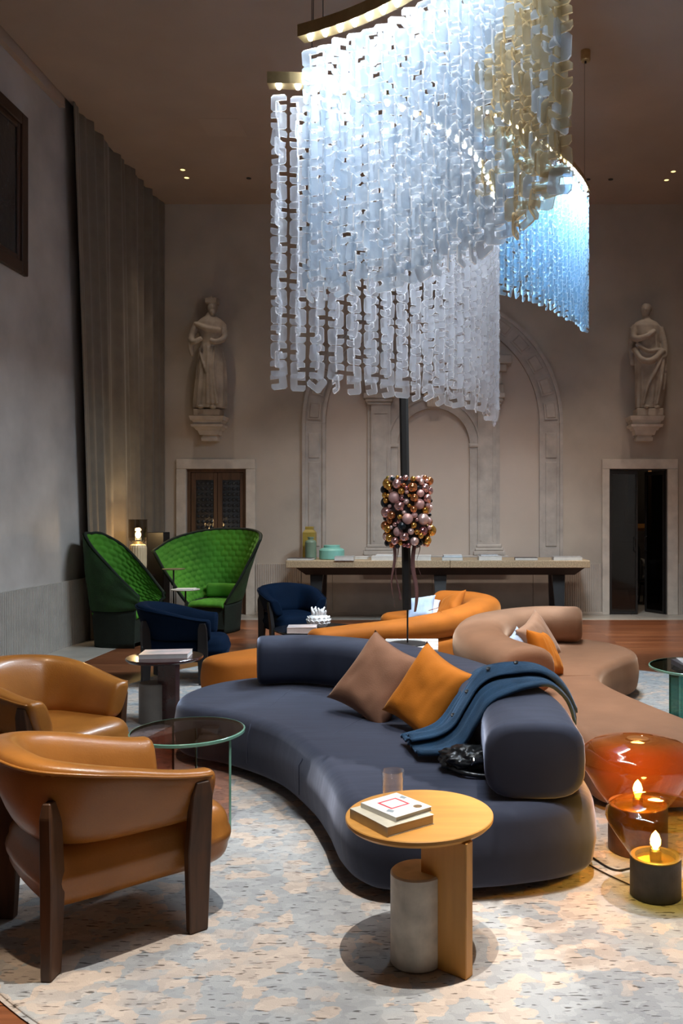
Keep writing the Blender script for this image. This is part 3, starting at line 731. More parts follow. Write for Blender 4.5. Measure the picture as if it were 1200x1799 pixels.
    for n, (q, z, yaw, tilt, u) in enumerate(plates):
        amber = alt and rnd.random() < max(0, min(0.7, (u-alt[0])/0.25))
        M = Matrix.Translation((q.x-org.x, q.y-org.y, z-org.z)) @ Matrix.Rotation(yaw, 4, 'Z') @ Matrix.Rotation(tilt, 4, 'Y') @ Matrix.Rotation(rnd.gauss(0, 0.04), 4, 'X') @ X90
        if n < 300:
            o = bpy.data.objects.new('glass_plate', protos[rnd.randrange(4)+(4 if amber else 0)]); COL.objects.link(o); o.parent = root; o.matrix_local = M
        else:
            key = 1 if amber else 0
            bm = stuff.setdefault(key, bmesh.new()); c_plate(bm, M, (rnd.uniform(-.05, .05), rnd.uniform(-.03, .02), rnd.uniform(-.05, .05)))
    bm = bmesh.new()
    rest = None
    for key, b in stuff.items():
        if key: 
            for f in b.faces: f.material_index += 2
        me = bpy.data.meshes.new('tmp'); b.to_mesh(me); b.free(); bm.from_mesh(me); bpy.data.meshes.remove(me)
    o = obj('glass_plates', bm, [gl, ge]+(list(alt[1:]) if alt else []), root); o['kind'] = 'stuff'; o['label'] = 'remaining interlinked glass plates of the curtain'
    return root
CH1 = curtain_chandelier('glass_chandelier', 'clear glass plate curtain hanging lowest, its brass bar end showing at left', [(-0.757, 4.0), (-0.1, 4.0), (0.33, 4.7), (0.37, 5.6)],
    3.62, 2.29, 0.087, G_clear, G_clear_e, 34, [(-0.6, 4.0), (0.3, 5.0)], seed=3)
CH2 = curtain_chandelier('glass_chandelier', 'nearest curved glass plate curtain turning from icy white to straw yellow at right', [(-0.58, 3.82), (-0.2, 3.65), (0.24, 3.3), (0.365, 2.52)],
    3.75, 2.70, 0.080, G_mix, G_mix_e, 56, [(-0.565, 3.81), (-0.52, 3.80), (0.29, 2.95)], alt=(0.60, G_amber, G_amber_e), seed=5, turn=0.35)
CH3 = curtain_chandelier('glass_chandelier', 'farthest glass plate curtain, blue tinted, hanging at the right behind the others', [(1.58, 9.0), (1.3, 8.2), (0.8, 7.6), (0.35, 7.2)],
    5.06, 3.68, 0.10, G_blue, G_blue_e, 420, [(1.56, 8.98), (0.5, 7.3)], led=(0.76, 0.89, 1.0), seed=8, turn=0.5)
cn = thing('ceiling_canopy', 'small brass cylinder canopy on the ceiling holding a suspension wire', 'canopy', (1.57, 8.98, CEIL))
obj('cup', newlathe([(0.0, -0.11), (0.045, -0.11), (0.052, -0.10), (0.052, 0.0)], 20), M_brass, cn, smooth=False)
obj('collar', newlathe([(0.012, -0.13), (0.012, -0.11)], 10), M_dark, cn)

# ------------------------------------------------------------------ rug
def rug_mat():
    m, nt, b = newmat('patchwork_rug')
    tc = nt.nodes.new('ShaderNodeTexCoord')
    def N(scale, det=4, st=(1, 1, 1)):
        mp = nt.nodes.new('ShaderNodeMapping'); mp.inputs['Scale'].default_value = st; nt.links.new(tc.outputs['Object'], mp.inputs['Vector'])
        n = nt.nodes.new('ShaderNodeTexNoise'); n.inputs['Scale'].default_value = scale; n.inputs['Detail'].default_value = det
        nt.links.new(mp.outputs['Vector'], n.inputs['Vector']); return n
    def ramp(src, p0, p1, a, c):
        r = nt.nodes.new('ShaderNodeValToRGB'); r.color_ramp.elements[0].position = p0; r.color_ramp.elements[1].position = p1
        r.color_ramp.elements[0].color = c4(a); r.color_ramp.elements[1].color = c4(c); nt.links.new(src, r.inputs['Fac']); return r
    def cells(scale, st, dist):
        mp = nt.nodes.new('ShaderNodeMapping'); mp.inputs['Scale'].default_value = st; nt.links.new(tc.outputs['Object'], mp.inputs['Vector'])
        nd = nt.nodes.new('ShaderNodeTexNoise'); nd.inputs['Scale'].default_value = 18; nd.inputs['Detail'].default_value = 2; nt.links.new(tc.outputs['Object'], nd.inputs['Vector'])
        ad = nt.nodes.new('ShaderNodeMixRGB'); ad.blend_type = 'LINEAR_LIGHT'; ad.inputs[0].default_value = dist
        nt.links.new(mp.outputs['Vector'], ad.inputs[1]); nt.links.new(nd.outputs['Color'], ad.inputs[2])
        vo = nt.nodes.new('ShaderNodeTexVoronoi'); vo.distance = 'CHEBYCHEV'; vo.inputs['Scale'].default_value = scale; nt.links.new(ad.outputs[0], vo.inputs['Vector'])
        sp = nt.nodes.new('ShaderNodeSeparateColor'); nt.links.new(vo.outputs['Color'], sp.inputs[0]); return sp.outputs[0]
    def mul(a, c):
        m_ = nt.nodes.new('ShaderNodeMixRGB'); m_.blend_type = 'MULTIPLY'; m_.inputs[0].default_value = 1.0; nt.links.new(a, m_.inputs[1]); nt.links.new(c, m_.inputs[2]); return m_
    big = N(0.9, 3); patch = cells(11.5, (1, 1.2, 1), 0.03)
    add = nt.nodes.new('ShaderNodeMath'); add.operation = 'MULTIPLY_ADD'; add.inputs[1].default_value = 0.55; nt.links.new(patch, add.inputs[0]); nt.links.new(big.outputs['Fac'], add.inputs[2])
    base = ramp(add.outputs[0], 0.76, 0.92, (0.385, 0.40, 0.405), (0.54, 0.46, 0.39))
    fine = cells(21.0, (1, 1.6, 1), 0.03); v2 = ramp(fine, 0.0, 1.0, (0.86, 0.86, 0.87), (1.10, 1.10, 1.09))
    dn = N(24, 1.0, (0.85, 4.2, 1)); dash = ramp(dn.outputs['Fac'], 0.655, 0.70, (1, 1, 1), (0.30, 0.29, 0.28))
    mx = mul(mul(base.outputs[0], v2.outputs[0]).outputs[0], dash.outputs[0])
    lx = nt.nodes.new('ShaderNodeMath'); lx.operation = 'MULTIPLY_ADD'; lx.inputs[1].default_value = 0.5
    nt.links.new(patch, lx.inputs[0]); nt.links.new(fine, lx.inputs[2])
    pile = N(260, 2)
    s1 = nt.nodes.new('ShaderNodeMath'); s1.operation = 'MULTIPLY_ADD'; s1.inputs[1].default_value = 0.18
    nt.links.new(pile.outputs['Fac'], s1.inputs[0]); nt.links.new(lx.outputs[0], s1.inputs[2])
    bp = nt.nodes.new('ShaderNodeBump'); bp.inputs['Strength'].default_value = 1.0; bp.inputs['Distance'].default_value = 0.009
    nt.links.new(s1.outputs[0], bp.inputs['Height']); nt.links.new(bp.outputs['Normal'], b.inputs['Normal'])
    nt.links.new(mx.outputs[0], b.inputs['Base Color']); b.inputs['Roughness'].default_value = 0.95; b.inputs['Specular IOR Level'].default_value = 0.15
    return m
M_rug = rug_mat()
rug_out = [(-1.05, 2.45), (-1.43, 2.76), (-2.25, 3.5), (-2.85, 4.8), (-3.05, 6.3), (-2.93, 7.6), (-2.62, 8.6), (-1.9, 9.4), (-0.9, 10.0), (0.3, 9.9), (1.3, 9.1), (2.1, 8.5), (3.0, 7.6), (3.5, 6.0), (3.3, 4.0), (2.6, 2.4), (1.4, 1.5), (0.1, 1.4)]
tag(obj('rug', slab(rug_out, 0.0005, 0.013, 0.006, 0.004, n=220, seg=2), M_rug), 'large curved patchwork rug in worn grey-blue and sand wool under the seating', 'rug')
RZ = 0.013

# ------------------------------------------------------------------ sofas
def velvet(name, col, var=0.12, sheen=0.6, tint=(1, 1, 1), spec=0.2, bump=0.1, bscale=120, stretch=(1, 1, 1)):
    return mat(name, col, 0.8, var=var, scale=4, bump=bump, bscale=bscale, sheen=sheen, sheen_tint=tint, spec=spec, detail=6, stretch=stretch)
V_blue = velvet('slate_blue_velvet', (0.034, 0.040, 0.064), sheen=0.75, tint=(0.60, 0.66, 0.85), bump=0.22, bscale=2.6, stretch=(0.7, 5, 1))
V_orange = velvet('orange_velvet', (0.43, 0.12, 0.012), sheen=0.3, tint=(1.0, 0.55, 0.2))
V_brown = velvet('rose_brown_velvet', (0.265, 0.135, 0.076), sheen=0.4, tint=(1.0, 0.7, 0.5))
V_navy = velvet('navy_velvet', (0.002, 0.008, 0.022), sheen=0.03, tint=(0.2, 0.4, 0.9), spec=0.06)
def seam_loop(pts, r, m, parent, name='seam'):
    obj(name, newtube(pts, r, 6), m, parent, smooth=True)
def sofa(name, label, seat_out, z1, path, prof, m, lean=None, rf=0.07, feet=(), seams=(), exp=2.6):
    cx = sum(p[0] for p in seat_out)/len(seat_out); cy = sum(p[1] for p in seat_out)/len(seat_out)
    t = thing(name, label, 'sofa', (cx, cy, RZ))
    loc = (-cx, -cy, -RZ)
    obj('seat', slab(seat_out, 0.05, z1, 0.075, 0.06, n=240), m, t, smooth=True, loc=loc)
    obj('backrest', sweep(path, prof, exp=exp, rf=rf, lean=lean), m, t, smooth=True, loc=loc)
    for fx, fy in feet: obj('foot', newlathe([(0.035, RZ), (0.04, 0.06)], 14), M_dark, t, loc=(fx-cx, fy-cy, -RZ))
    for s in seams: obj('seam', newtube(s, 0.0035, 6), m, t, smooth=True, loc=loc)
    return t
blue_out = [(-1.74, 5.62), (-1.62, 5.34), (-1.26, 5.10), (-0.92, 4.76), (-0.66, 4.30), (-0.52, 3.95), (-0.43, 3.66), (-0.33, 3.48), (-0.18, 3.40), (0.16, 3.42), (0.39, 3.47), (0.58, 3.55), (0.68, 3.68),
            (0.69, 4.0), (0.665, 4.45), (0.50, 4.85), (0.24, 5.28), (-0.06, 5.70), (-0.40, 6.08), (-0.80, 6.32), (-1.20, 6.36), (-1.52, 6.20), (-1.70, 5.93)]
def pb(u): return (0.185+0.03*u, 0.165-0.0*u, 0.545)
BT = 0.378+0.004
sofa('curved_sofa', 'slate blue velvet curved sofa in front, with coat and cushions on it', blue_out, 0.38, rf=0.04, exp=3.3, path=
     [(-1.26, 6.05), (-1.0, 6.10), (-0.7, 6.0), (-0.4, 5.78), (-0.1, 5.40), (0.14, 5.0), (0.32, 4.55), (0.41, 4.1), (0.41, 3.58)], prof=pb, m=V_blue,
     feet=((-1.4, 5.7), (0.5, 3.8), (-0.1, 3.7), (-0.4, 5.6)),
     seams=([(-1.02, 5.83, 0.378), (-1.05, 5.4, 0.380), (-1.09, 5.08, 0.372), (-1.11, 4.985, 0.345), (-1.12, 4.945, 0.28), (-1.12, 4.94, 0.13)],
            [(-0.28, 5.5, 0.378), (-0.45, 5.0, 0.380), (-0.62, 4.52, 0.376), (-0.69, 4.42, 0.345), (-0.725, 4.385, 0.28), (-0.725, 4.38, 0.13)]))
ora_out = [(-2.0, 7.25), (-1.93, 7.03), (-1.7, 6.98), (-1.2, 7.28), (-0.6, 7.68), (-0.1, 8.02), (0.3, 8.45), (0.62, 9.05), (0.78, 9.7), (0.66, 10.3), (0.3, 10.72), (-0.3, 10.78), (-0.66, 10.5), (-0.68, 10.2), (-0.45, 9.95),
           (-0.3, 9.6), (-0.42, 9.15), (-0.75, 8.6), (-1.2, 8.1), (-1.7, 7.68)]
def po(u): return (0.16+0.05*u, 0.085+0.075*min(1, u*1.6), 0.47+0.02*min(1, u*1.6))
sofa('curved_sofa', 'orange velvet curved sofa seen from behind, beyond the marble plinth', ora_out, 0.38,
     [(-1.08, 7.62), (-0.75, 7.82), (-0.4, 8.02), (-0.05, 8.32), (0.26, 8.80), (0.47, 9.35), (0.52, 9.85), (0.36, 10.28), (0.05, 10.45)], po, V_orange,
     feet=((-1.6, 7.3), (0.4, 9.4), (-0.2, 10.4), (-0.4, 8.3)),
     seams=([(0.10, 8.30, 0.38), (0.06, 8.33, 0.5), (0.045, 8.40, 0.60), (0.0, 8.55, 0.645), (-0.1, 8.68, 0.60)],))
bro_out = [(0.80, 4.62), (0.88, 4.44), (1.12, 4.36), (1.45, 4.44), (1.60, 4.70), (1.50, 5.02), (1.35, 5.50), (1.24, 5.95), (1.22, 6.30), (1.32, 6.66), (1.52, 7.0), (1.70, 7.25), (1.77, 7.55), (1.70, 7.88), (1.52, 8.16), (1.2, 8.36),
           (0.85, 8.34), (0.48, 8.08), (0.20, 7.62), (0.10, 7.05), (0.13, 6.45), (0.30, 5.80), (0.52, 5.35), (0.72, 4.95)]
def pr(u): return (0.215, 0.165, 0.545)
sofa('curved_sofa', 'rose brown velvet curved sofa at right behind the blue one', bro_out, 0.38,
     [(1.30, 8.02), (1.0, 8.06), (0.70, 7.86), (0.44, 7.48), (0.34, 7.0), (0.34, 6.5), (0.42, 6.02), (0.58, 5.62)], pr, V_brown,
     feet=((1.2, 4.7), (1.5, 7.6), (0.4, 7.4), (0.6, 5.6)), seams=([(0.55, 6.2, 0.38), (0.9, 6.3, 0.381), (1.14, 6.33, 0.379), (1.20, 6.33, 0.35)],))

# cushions
C_brown = velvet('brown_cushion_velvet', (0.27, 0.13, 0.075), sheen=0.4, tint=(1, .7, .5))
C_orange = velvet('orange_cushion_velvet', (0.56, 0.165, 0.012), sheen=0.3, tint=(1, .6, .2))
C_rose = velvet('rose_cushion_velvet', (0.40, 0.24, 0.16), sheen=0.4)
C_sky = mat('sky_cloth', (0.42, 0.53, 0.72), 0.85, var=0.1, bump=0.2, bscale=40)
C_white = mat('white_cloth', (0.75, 0.76, 0.80), 0.85, var=0.05)
def cushion(label, loc, nrm, size, thick, m, roll=0.0, seed=0):
    o = obj('cushion', pillow(size, thick, seed), m, None, smooth=True); tag(o, label, 'cushion'); o.matrix_world = basis(loc, nrm, roll=roll)
    return o
cushion('dusty brown velvet cushion leaning on the blue sofa back', (-0.365, 5.10, 0.585), (-0.45, -0.75, 0.58), 0.255, 0.085, C_brown, -0.36, 1)
cushion('bright orange velvet cushion in front of the brown one on the blue sofa', (-0.055, 4.72, 0.585), (-0.60, -0.68, 0.50), 0.235, 0.08, C_orange, -0.34, 2)
cushion('pale blue cloth cushion on the far side of the orange sofa', (-0.20, 9.75, 0.50), (-0.3, -0.7, 0.6), 0.17, 0.07, C_sky, 0.2, 3)
cushion('white cushion lying behind the pale blue one on the orange sofa', (-0.17, 10.05, 0.47), (0.0, -0.4, 0.9), 0.20, 0.06, C_white, 0.0, 4)
cushion('small orange cushion tucked in the bend of the orange sofa', (0.14, 9.85, 0.52), (-0.6, -0.3, 0.6), 0.19, 0.07, V_orange, 0.5, 5)
cushion('orange velvet cushion propped inside the brown sofa', (0.80, 6.32, 0.545), (0.78, -0.30, 0.45), 0.19, 0.07, C_orange, -0.2, 6)
cushion('rose velvet cushion behind the orange one on the brown sofa', (0.80, 6.72, 0.575), (0.70, -0.55, 0.40), 0.21, 0.07, C_rose, 0.35, 7)
cushion('pale blue cushion corner peeping behind the orange one on the brown sofa', (0.64, 6.56, 0.53), (0.80, -0.4, 0.42), 0.16, 0.05, C_sky, 0.2, 8)

# coat over the blue sofa back
M_coat = mat('navy_wool', (0.010, 0.045, 0.095), 0.9, var=0.25, scale=10, bump=0.25, bscale=90, sheen=0.35, sheen_tint=(0.3, 0.55, 0.9))
ra = [(-0.20, 4.44, 0.415), (-0.02, 4.50, 0.46), (0.10, 4.60, 0.60), (0.20, 4.66, 0.715), (0.34, 4.72, 0.745), (0.48, 4.76, 0.735), (0.60, 4.74, 0.69), (0.70, 4.70, 0.60), (0.76, 4.66, 0.50)]
rb = [(-0.10, 4.10, 0.408), (0.03, 4.07, 0.425), (0.12, 4.04, 0.48), (0.175, 4.01, 0.58), (0.25, 4.01, 0.69), (0.41, 4.07, 0.733), (0.56, 4.18, 0.72), (0.665, 4.28, 0.62), (0.72, 4.38, 0.48)]
A = resample(spline(ra, 10), 61); Bq = resample(spline(rb, 10), 61)
def coat_fn(u, v):
    i = min(60, int(round(u*60))); p = A[i].lerp(Bq[i], v)
    f = 0.012*math.sin(v*PI*5+u*3)+0.008*math.sin(v*PI*9-u*5)+0.006*noise.noise(Vector((u*8, v*6, 2)))
    e = min(1, 6*min(v, 1-v)+0.35)
    return p+Vector((0.0, -0.35*f, abs(f)*1.0+0.012*e))
ct = thing('coat', 'dark blue wool coat draped over the right end of the blue sofa', 'coat', (0.2, 4.4, 0.40))
co = obj('cloth', grid_surface(61, 36, coat_fn), M_coat, ct, smooth=True, loc=(-0.2, -4.4, -0.40))
co.modifiers.new('thick', 'SOLIDIFY').thickness = 0.014; co.modifiers['thick'].offset = 1.0
lap = obj('placket', grid_surface(61, 8, lambda u, v: coat_fn(u, 0.34+0.34*v*(1-0.25*u))+Vector((0, -0.004, 0.018+0.012*math.sin(PI*v)))), M_coat, ct, smooth=True, loc=(-0.2, -4.4, -0.40))
lap.modifiers.new('thick', 'SOLIDIFY').thickness = 0.008; lap.modifiers['thick'].offset = 1.0
for u in (0.22, 0.34, 0.47, 0.60):
    q = coat_fn(u, 0.44)+Vector((0, -0.012, 0.046))
    b = obj('button', newlathe([(0.011, 0), (0.0125, 0.003), (0.009, 0.006), (0, 0.005)], 12), M_black, ct); b.location = q-Vector((0.2, 4.4, 0.40)); b.rotation_euler = (0.7, -0.4, 0)
# black bag under the coat
M_leather_b = mat('black_leather', (0.012, 0.013, 0.014), 0.32, var=0.3, bump=0.5, bscale=30)
M_chrome = mat('steel', (0.72, 0.74, 0.76), 0.18, metal=1.0, var=0.05)
bg = thing('shoulder_bag', 'soft black leather bag with a steel buckle lying under the coat', 'bag', (0.14, 3.98, 0.382))
bm = bmesh.new(); bmesh.ops.create_icosphere(bm, subdivisions=5, radius=1.0)
for v in bm.verts:
    n_ = v.co.normalized(); w = 1+0.25*noise.noise(n_*2.2)+0.14*noise.noise(n_*5)
    v.co = Vector((n_.x*0.13*w, n_.y*0.10*w, max(-0.0, 0.052+n_.z*0.062*w)))
obj('body', bm, M_leather_b, bg, smooth=True)
obj('buckle', newbox(-0.03, 0.03, -0.012, 0.012, -0.02, 0.02, bevel=0.006), M_chrome, bg, loc=(0.04, -0.10, 0.065), rot=(0.8, 0.2, 0.35))
obj('strap', newtube(spline([(-0.12, -0.02, 0.03), (-0.02, -0.12, 0.02), (0.08, -0.14, 0.012), (0.17, -0.13, 0.012), (0.16, -0.05, 0.03)], 8), 0.011, 6), M_leather_b, bg, smooth=True)
# ------------------------------------------------------------------ armchairs
M_leather = mat('cognac_leather', (0.35, 0.135, 0.024), 0.33, var=0.14, scale=5, bump=0.10, bscale=140, coat=0.15)
M_walnut = mat('walnut', (0.075, 0.032, 0.014), 0.45, var=0.35, scale=6, stretch=(6, 6, 0.6))
M_ebony = mat('ebony', (0.010, 0.009, 0.010), 0.5, var=0.3)
def armchair(label, loc, rz, m, mleg, group):
    t = thing('armchair', label, 'armchair', loc, rz, group)
    path = [(0.29, -0.265), (0.10, -0.275), (-0.10, -0.268), (-0.235, -0.19), (-0.28, 0.0), (-0.235, 0.19), (-0.10, 0.268), (0.10, 0.275), (0.29, 0.265)]
    def pf(u):
        k = math.sin(PI*u)**1.5
        hb = 0.10+0.072*k
        return (0.060+0.012*k, hb, 0.405+hb)
    def lean(u): return -0.30*math.sin(PI*u)**0.6-0.12
    obj('back_shell', sweep(path, pf, n=90, m=24, exp=3.2, rf=0.03, lean=lambda u: -0.36), m, t, smooth=True)
    # piped rim along the outer top edge
    P = resample(spline([Vector((x, y, 0)) for x, y in path], 14), 70); rim = []
    for i, p in enumerate(P):
        u = i/69; tt = (P[min(i+1, 69)]-P[max(i-1, 0)]).normalized(); s = Vector((tt.y, -tt.x, 0)); a, b, zc = pf(u)
        q = p-s*(a*0.86+0.36*b*0.86); q.z = zc+b*0.86; rim.append(q)
    obj('piping', newtube(rim, 0.006, 6), m, t, smooth=True)
    obj('seat', slab([(-0.27, -0.22), (-0.27, 0.22), (-0.18, 0.262), (0.10, 0.265), (0.35, 0.26), (0.44, 0.19), (0.455, 0.0), (0.44, -0.19), (0.35, -0.26), (0.10, -0.265), (-0.18, -0.262)],
                     0.195, 0.425, 0.085, 0.075, n=120), m, t, smooth=True)
    for sx, sy in ((-1, -1), (1, -1), (-1, 1), (1, 1)):
        # tapered board leg standing outside the shell
        bm = bmesh.new(); R = []
        top = 0.575 if sx > 0 else 0.60
        for z, w, th, o in ((0.0, 0.036, 0.019, 0.0), (0.30, 0.046, 0.022, -0.012), (top-0.05, 0.040, 0.020, 0.004), (top, 0.026, 0.014, 0.008)):
            cx_ = sx*0.275+(0.0 if sx < 0 else 0.0); cy_ = sy*(0.318+o) if sx > 0 else sy*0.275
            d = Vector((1, 0, 0)) if sx > 0 else Vector((1, -sy*-1.0*1.0, 0)).normalized()
            if sx < 0:
                d = Vector((0.707, -0.707*sy, 0)); c = Vector((-0.262-o*0.6, sy*(0.282+o*0.6), z))
            else:
                c = Vector((0.255, sy*(0.335+o-0.03*(1-z/0.6)), z))
            nrm = Vector((d.y, -d.x, 0))
            R.append([bm.verts.new(c+d*w*a+nrm*th*b) for a, b in ((-1, -1), (1, -1), (1, 1), (-1, 1))])
        for A_, B_ in zip(R, R[1:]):
            for k in range(4): bm.faces.new((A_[k], A_[(k+1)%4], B_[(k+1)%4], B_[k]))
        bm.faces.new(R[0]); bm.faces.new(R[-1])
        bmesh.ops.bevel(bm, geom=[e for e in bm.edges], offset=0.004, segments=1, affect='EDGES')
        obj('leg', bm, mleg, t)
    return t
GA = 'cognac leather armchairs'; GN = 'navy velvet armchairs'
armchair('cognac leather armchair in the foreground seen from behind', (-1.304, 3.249, RZ), math.radians(41), M_leather, M_walnut, GA)
armchair('cognac leather armchair behind the foreground one, facing the glass table', (-2.24, 4.76, RZ), math.radians(-24), M_leather, M_walnut, GA)
armchair('navy velvet armchair in front of the dark side table with a book', (-2.47, 8.05, RZ), math.radians(8), V_navy, M_ebony, GN)
armchair('navy velvet armchair facing us beyond the white coral vase', (-1.78, 10.15, 0), math.radians(-62), V_navy, M_ebony, GN)

# ------------------------------------------------------------------ green wing chairs
M_green = velvet('green_quilt', (0.060, 0.215, 0.019), var=0.25, sheen=0.5, tint=(0.5, 1.0, 0.35))
M_green_d = mat('dark_green_felt', (0.005, 0.011, 0.005), 0.9, var=0.3, bump=0.2, bscale=60)
M_green_o = mat('green_felt_back', (0.013, 0.048, 0.010), 0.9, var=0.3, bump=0.2, bscale=60)
def wing_chair(label, loc, rz, bot, top, seed):
    """bot / top: half outlines (x, y, z) from the front edge to the back middle; chair faces -Y"""
    t = thing('wing_armchair', label, 'armchair', loc, rz, 'green quilted wing chairs')
    def full(h): return [Vector(p) for p in h]+[Vector((-p[0], p[1], p[2])) for p in reversed(h[:-1])]
    NB = 191; B_ = resample(spline(full(bot), 10), NB); T_ = resample(spline([Vector(p) for p in top] if top[-1][0] > 0.05 else full(top), 10), NB); nv = 34
    def fn(u, v, quilt=True):
        i = min(NB-1, int(round(u*(NB-1)))); b, tp = B_[i], T_[i]
        p = b.lerp(tp, v); out = Vector((p.x, p.y-(-0.1), 0))
        if out.length > 1e-4: out.normalize()
        bulge = 0.05*math.sin(PI*v)
        nx = 19
        q = (abs(math.sin(PI*nx*u+PI*0.5*math.floor(v*12)))*abs(math.sin(PI*12*v)))**0.5 if quilt else 0
        w = 0.012*noise.noise(Vector((u*6+seed, v*4, 0)))
        return p+out*(bulge*0.4+w)-out*0.016*q
    inn = obj('quilted_wing', grid_surface(NB, nv*2, fn), M_green, t, smooth=True)
    outer = obj('wing_back', grid_surface(NB, nv, lambda u, v: fn(u, v, False)+(Vector((fn(u, v, False).x, fn(u, v, False).y+0.1, 0)).normalized()*0.030)), M_green_o, t, smooth=True)
    edge = [fn(0, k/20, False) for k in range(21)]+[fn(k/80, 1, False) for k in range(81)]+[fn(1, 1-k/20, False) for k in range(21)]
    obj('edge_binding', newtube(edge, 0.019, 6), M_green_d, t, smooth=True)
    # stiff felt base under the seat
    def base(u, v):
        i = min(NB-1, int(round(u*(NB-1)))); b = B_[i]; k = 0.92+0.10*v
        return Vector((b.x*k*1.03, b.y*k*1.03, 0.002+(b.z-0.002)*v))
    bo = obj('felt_base', grid_surface(NB, 8, base), M_green_d, t, smooth=True); bo.modifiers.new('thick', 'SOLIDIFY').thickness = 0.02
    hx = bot[0][0]; hy = bot[0][1]
    obj('front_apron', newbox(-hx*0.97, hx*0.97, hy+0.01, hy+0.05, 0.06, 0.36, bevel=0.008), M_green_d, t)
    n = 40
    def seat(u, v):
        x = (u-0.5)*2; q = 0.012*abs(math.sin(PI*5*u)*math.sin(PI*4*v))**0.5
        return Vector((x*abs(hx)*0.95, hy-0.03+v*(0.26-hy), 0.43+q-0.05*max(0, 1-v/0.12)**2-0.02*abs(x)**6))
    sb = obj('seat_pad', grid_surface(n, n, seat), M_green, t, smooth=True); sb.modifiers.new('thick', 'SOLIDIFY').thickness = 0.07
    lr = obj('lumbar_roll', sweep([(-0.20, 0.13), (0, 0.17), (0.20, 0.13)], lambda u: (0.055, 0.095, 0.545), n=24, m=16, rf=0.03), M_green, t, smooth=True)
    return t
wing_chair('bright green quilted wing chair spread wide, facing us by the wooden door', (-3.02, 11.55, 0), math.radians(-12),
           [(-0.27, -0.34, 0.40), (-0.31, -0.10, 0.42), (-0.27, 0.16, 0.44), (-0.13, 0.29, 0.45), (0, 0.31, 0.45)],
           [(-0.80, -0.30, 1.10), (-0.68, -0.02, 1.25), (-0.48, 0.26, 1.345), (-0.24, 0.40, 1.385), (0, 0.43, 1.39), (0.24, 0.40, 1.385), (0.46, 0.24, 1.36), (0.62, 0.0, 1.32), (0.72, -0.24, 1.25)], 2)
wing_chair('green quilted wing chair in profile beside the ribbed wall', (-3.88, 10.3, 0), math.radians(80),
           [(-0.27, -0.34, 0.46), (-0.31, -0.12, 0.44), (-0.27, 0.16, 0.44), (-0.13, 0.29, 0.45), (0, 0.31, 0.45)],
           [(-0.30, -0.40, 0.62), (-0.35, -0.13, 0.90), (-0.34, 0.16, 1.19), (-0.18, 0.36, 1.35), (0, 0.40, 1.36)], 5)

# ------------------------------------------------------------------ wooden side table with marble drum
M_oak = mat('blond_oak', (0.60, 0.29, 0.065), 0.42, var=0.10, scale=3, stretch=(1, 9, 9), detail=6)
M_oakv = mat('blond_oak_upright', (0.56, 0.27, 0.06), 0.45, var=0.10, scale=3, stretch=(9, 9, 0.8), detail=6)
M_trav = mat('beige_marble', (0.50, 0.45, 0.38), 0.45, var=0.24, scale=13, bump=0.06, bscale=40, detail=8)
def place_drum(label, top_c, rz, r, h, mats, drum_off, panel, drum_h, drum_r, z0=RZ):
    """top_c centre of top; panel (p0, p1) plan ends; drum_off plan centre"""
    t = thing('side_table', label, 'side table', (top_c[0], top_c[1], z0))
    obj('table_top', newlathe([(0, h-0.026), (r-0.012, h-0.026), (r, h-0.014), (r, h-0.003), (r-0.003, h), (0, h)], 80), mats[0], t)
    p0 = Vector((panel[0][0], panel[0][1], 0)); p1 = Vector((panel[1][0], panel[1][1], 0)); d = p1-p0
    obj('panel_leg', newbox(0, d.length, 0.0, 0.042, 0.0, h-0.026, bevel=0.003, seg=1), mats[1], t, loc=(p0.x-top_c[0], p0.y-top_c[1], 0), rot=(0, 0, math.atan2(d.y, d.x)))
    obj('drum_base', newlathe([(0, 0), (drum_r-0.006, 0), (drum_r, 0.006), (drum_r, drum_h-0.006), (drum_r-0.006, drum_h), (0, drum_h)], 56), mats[2], t, loc=(drum_off[0]-top_c[0], drum_off[1]-top_c[1], 0))
    return t
place_drum('round blond oak side table on a beige marble drum, standing on the rug in front', (-0.068, 3.06), 0, 0.268, 0.487, (M_oak, M_oakv, M_trav), (-0.073, 2.975), ((-0.062, 2.955), (0.094, 2.842)), 0.32, 0.096)
M_wenge = mat('wine_lacquer', (0.050, 0.016, 0.016), 0.22, var=0.2, coat=0.3)
M_taupe = mat('taupe_lacquer', (0.16, 0.14, 0.12), 0.4, var=0.15)
place_drum('round wine red side table with a book, in front of a navy armchair', (-2.10, 6.47), 0, 0.285, 0.487, (M_wenge, M_wenge, M_taupe), (-2.16, 6.40), ((-2.12, 6.36), (-1.95, 6.25)), 0.30, 0.11)

# books on the oak table
def paper(name, col): return mat(name, col, 0.7, var=0.06, scale=20)
M_pages = mat('page_edges', (0.55, 0.46, 0.34), 0.8, var=0.15, scale=4, stretch=(1, 1, 60))
def book(name, label, loc, rz, w, d, h, mcover, mpages=None, cat='book', parent=None, group=None):
    t = thing(name, label, cat, loc, rz, group)
    obj('pages', newbox(-w/2+0.002, w/2-0.003, -d/2+0.003, d/2-0.003, 0.002, h-0.002), mpages or M_pages, t)
    c = obj('cover', newbox(-w/2, w/2, -d/2, d/2, h-0.002, h, bevel=0.0006, seg=1), mcover, t)
    obj('back_cover', newbox(-w/2, w/2, -d/2, d/2, 0, 0.002), mcover, t)
    obj('spine', newbox(-w/2, -w/2+0.002, -d/2, d/2, 0.002, h-0.002), mcover, t)
    return t
TZ = RZ+0.487
P_cream = mat('cream_cover', (0.62, 0.58, 0.46), 0.6, var=0.12, scale=12)
P_white = mat('white_cover', (0.80, 0.79, 0.76), 0.5, var=0.05, scale=14)
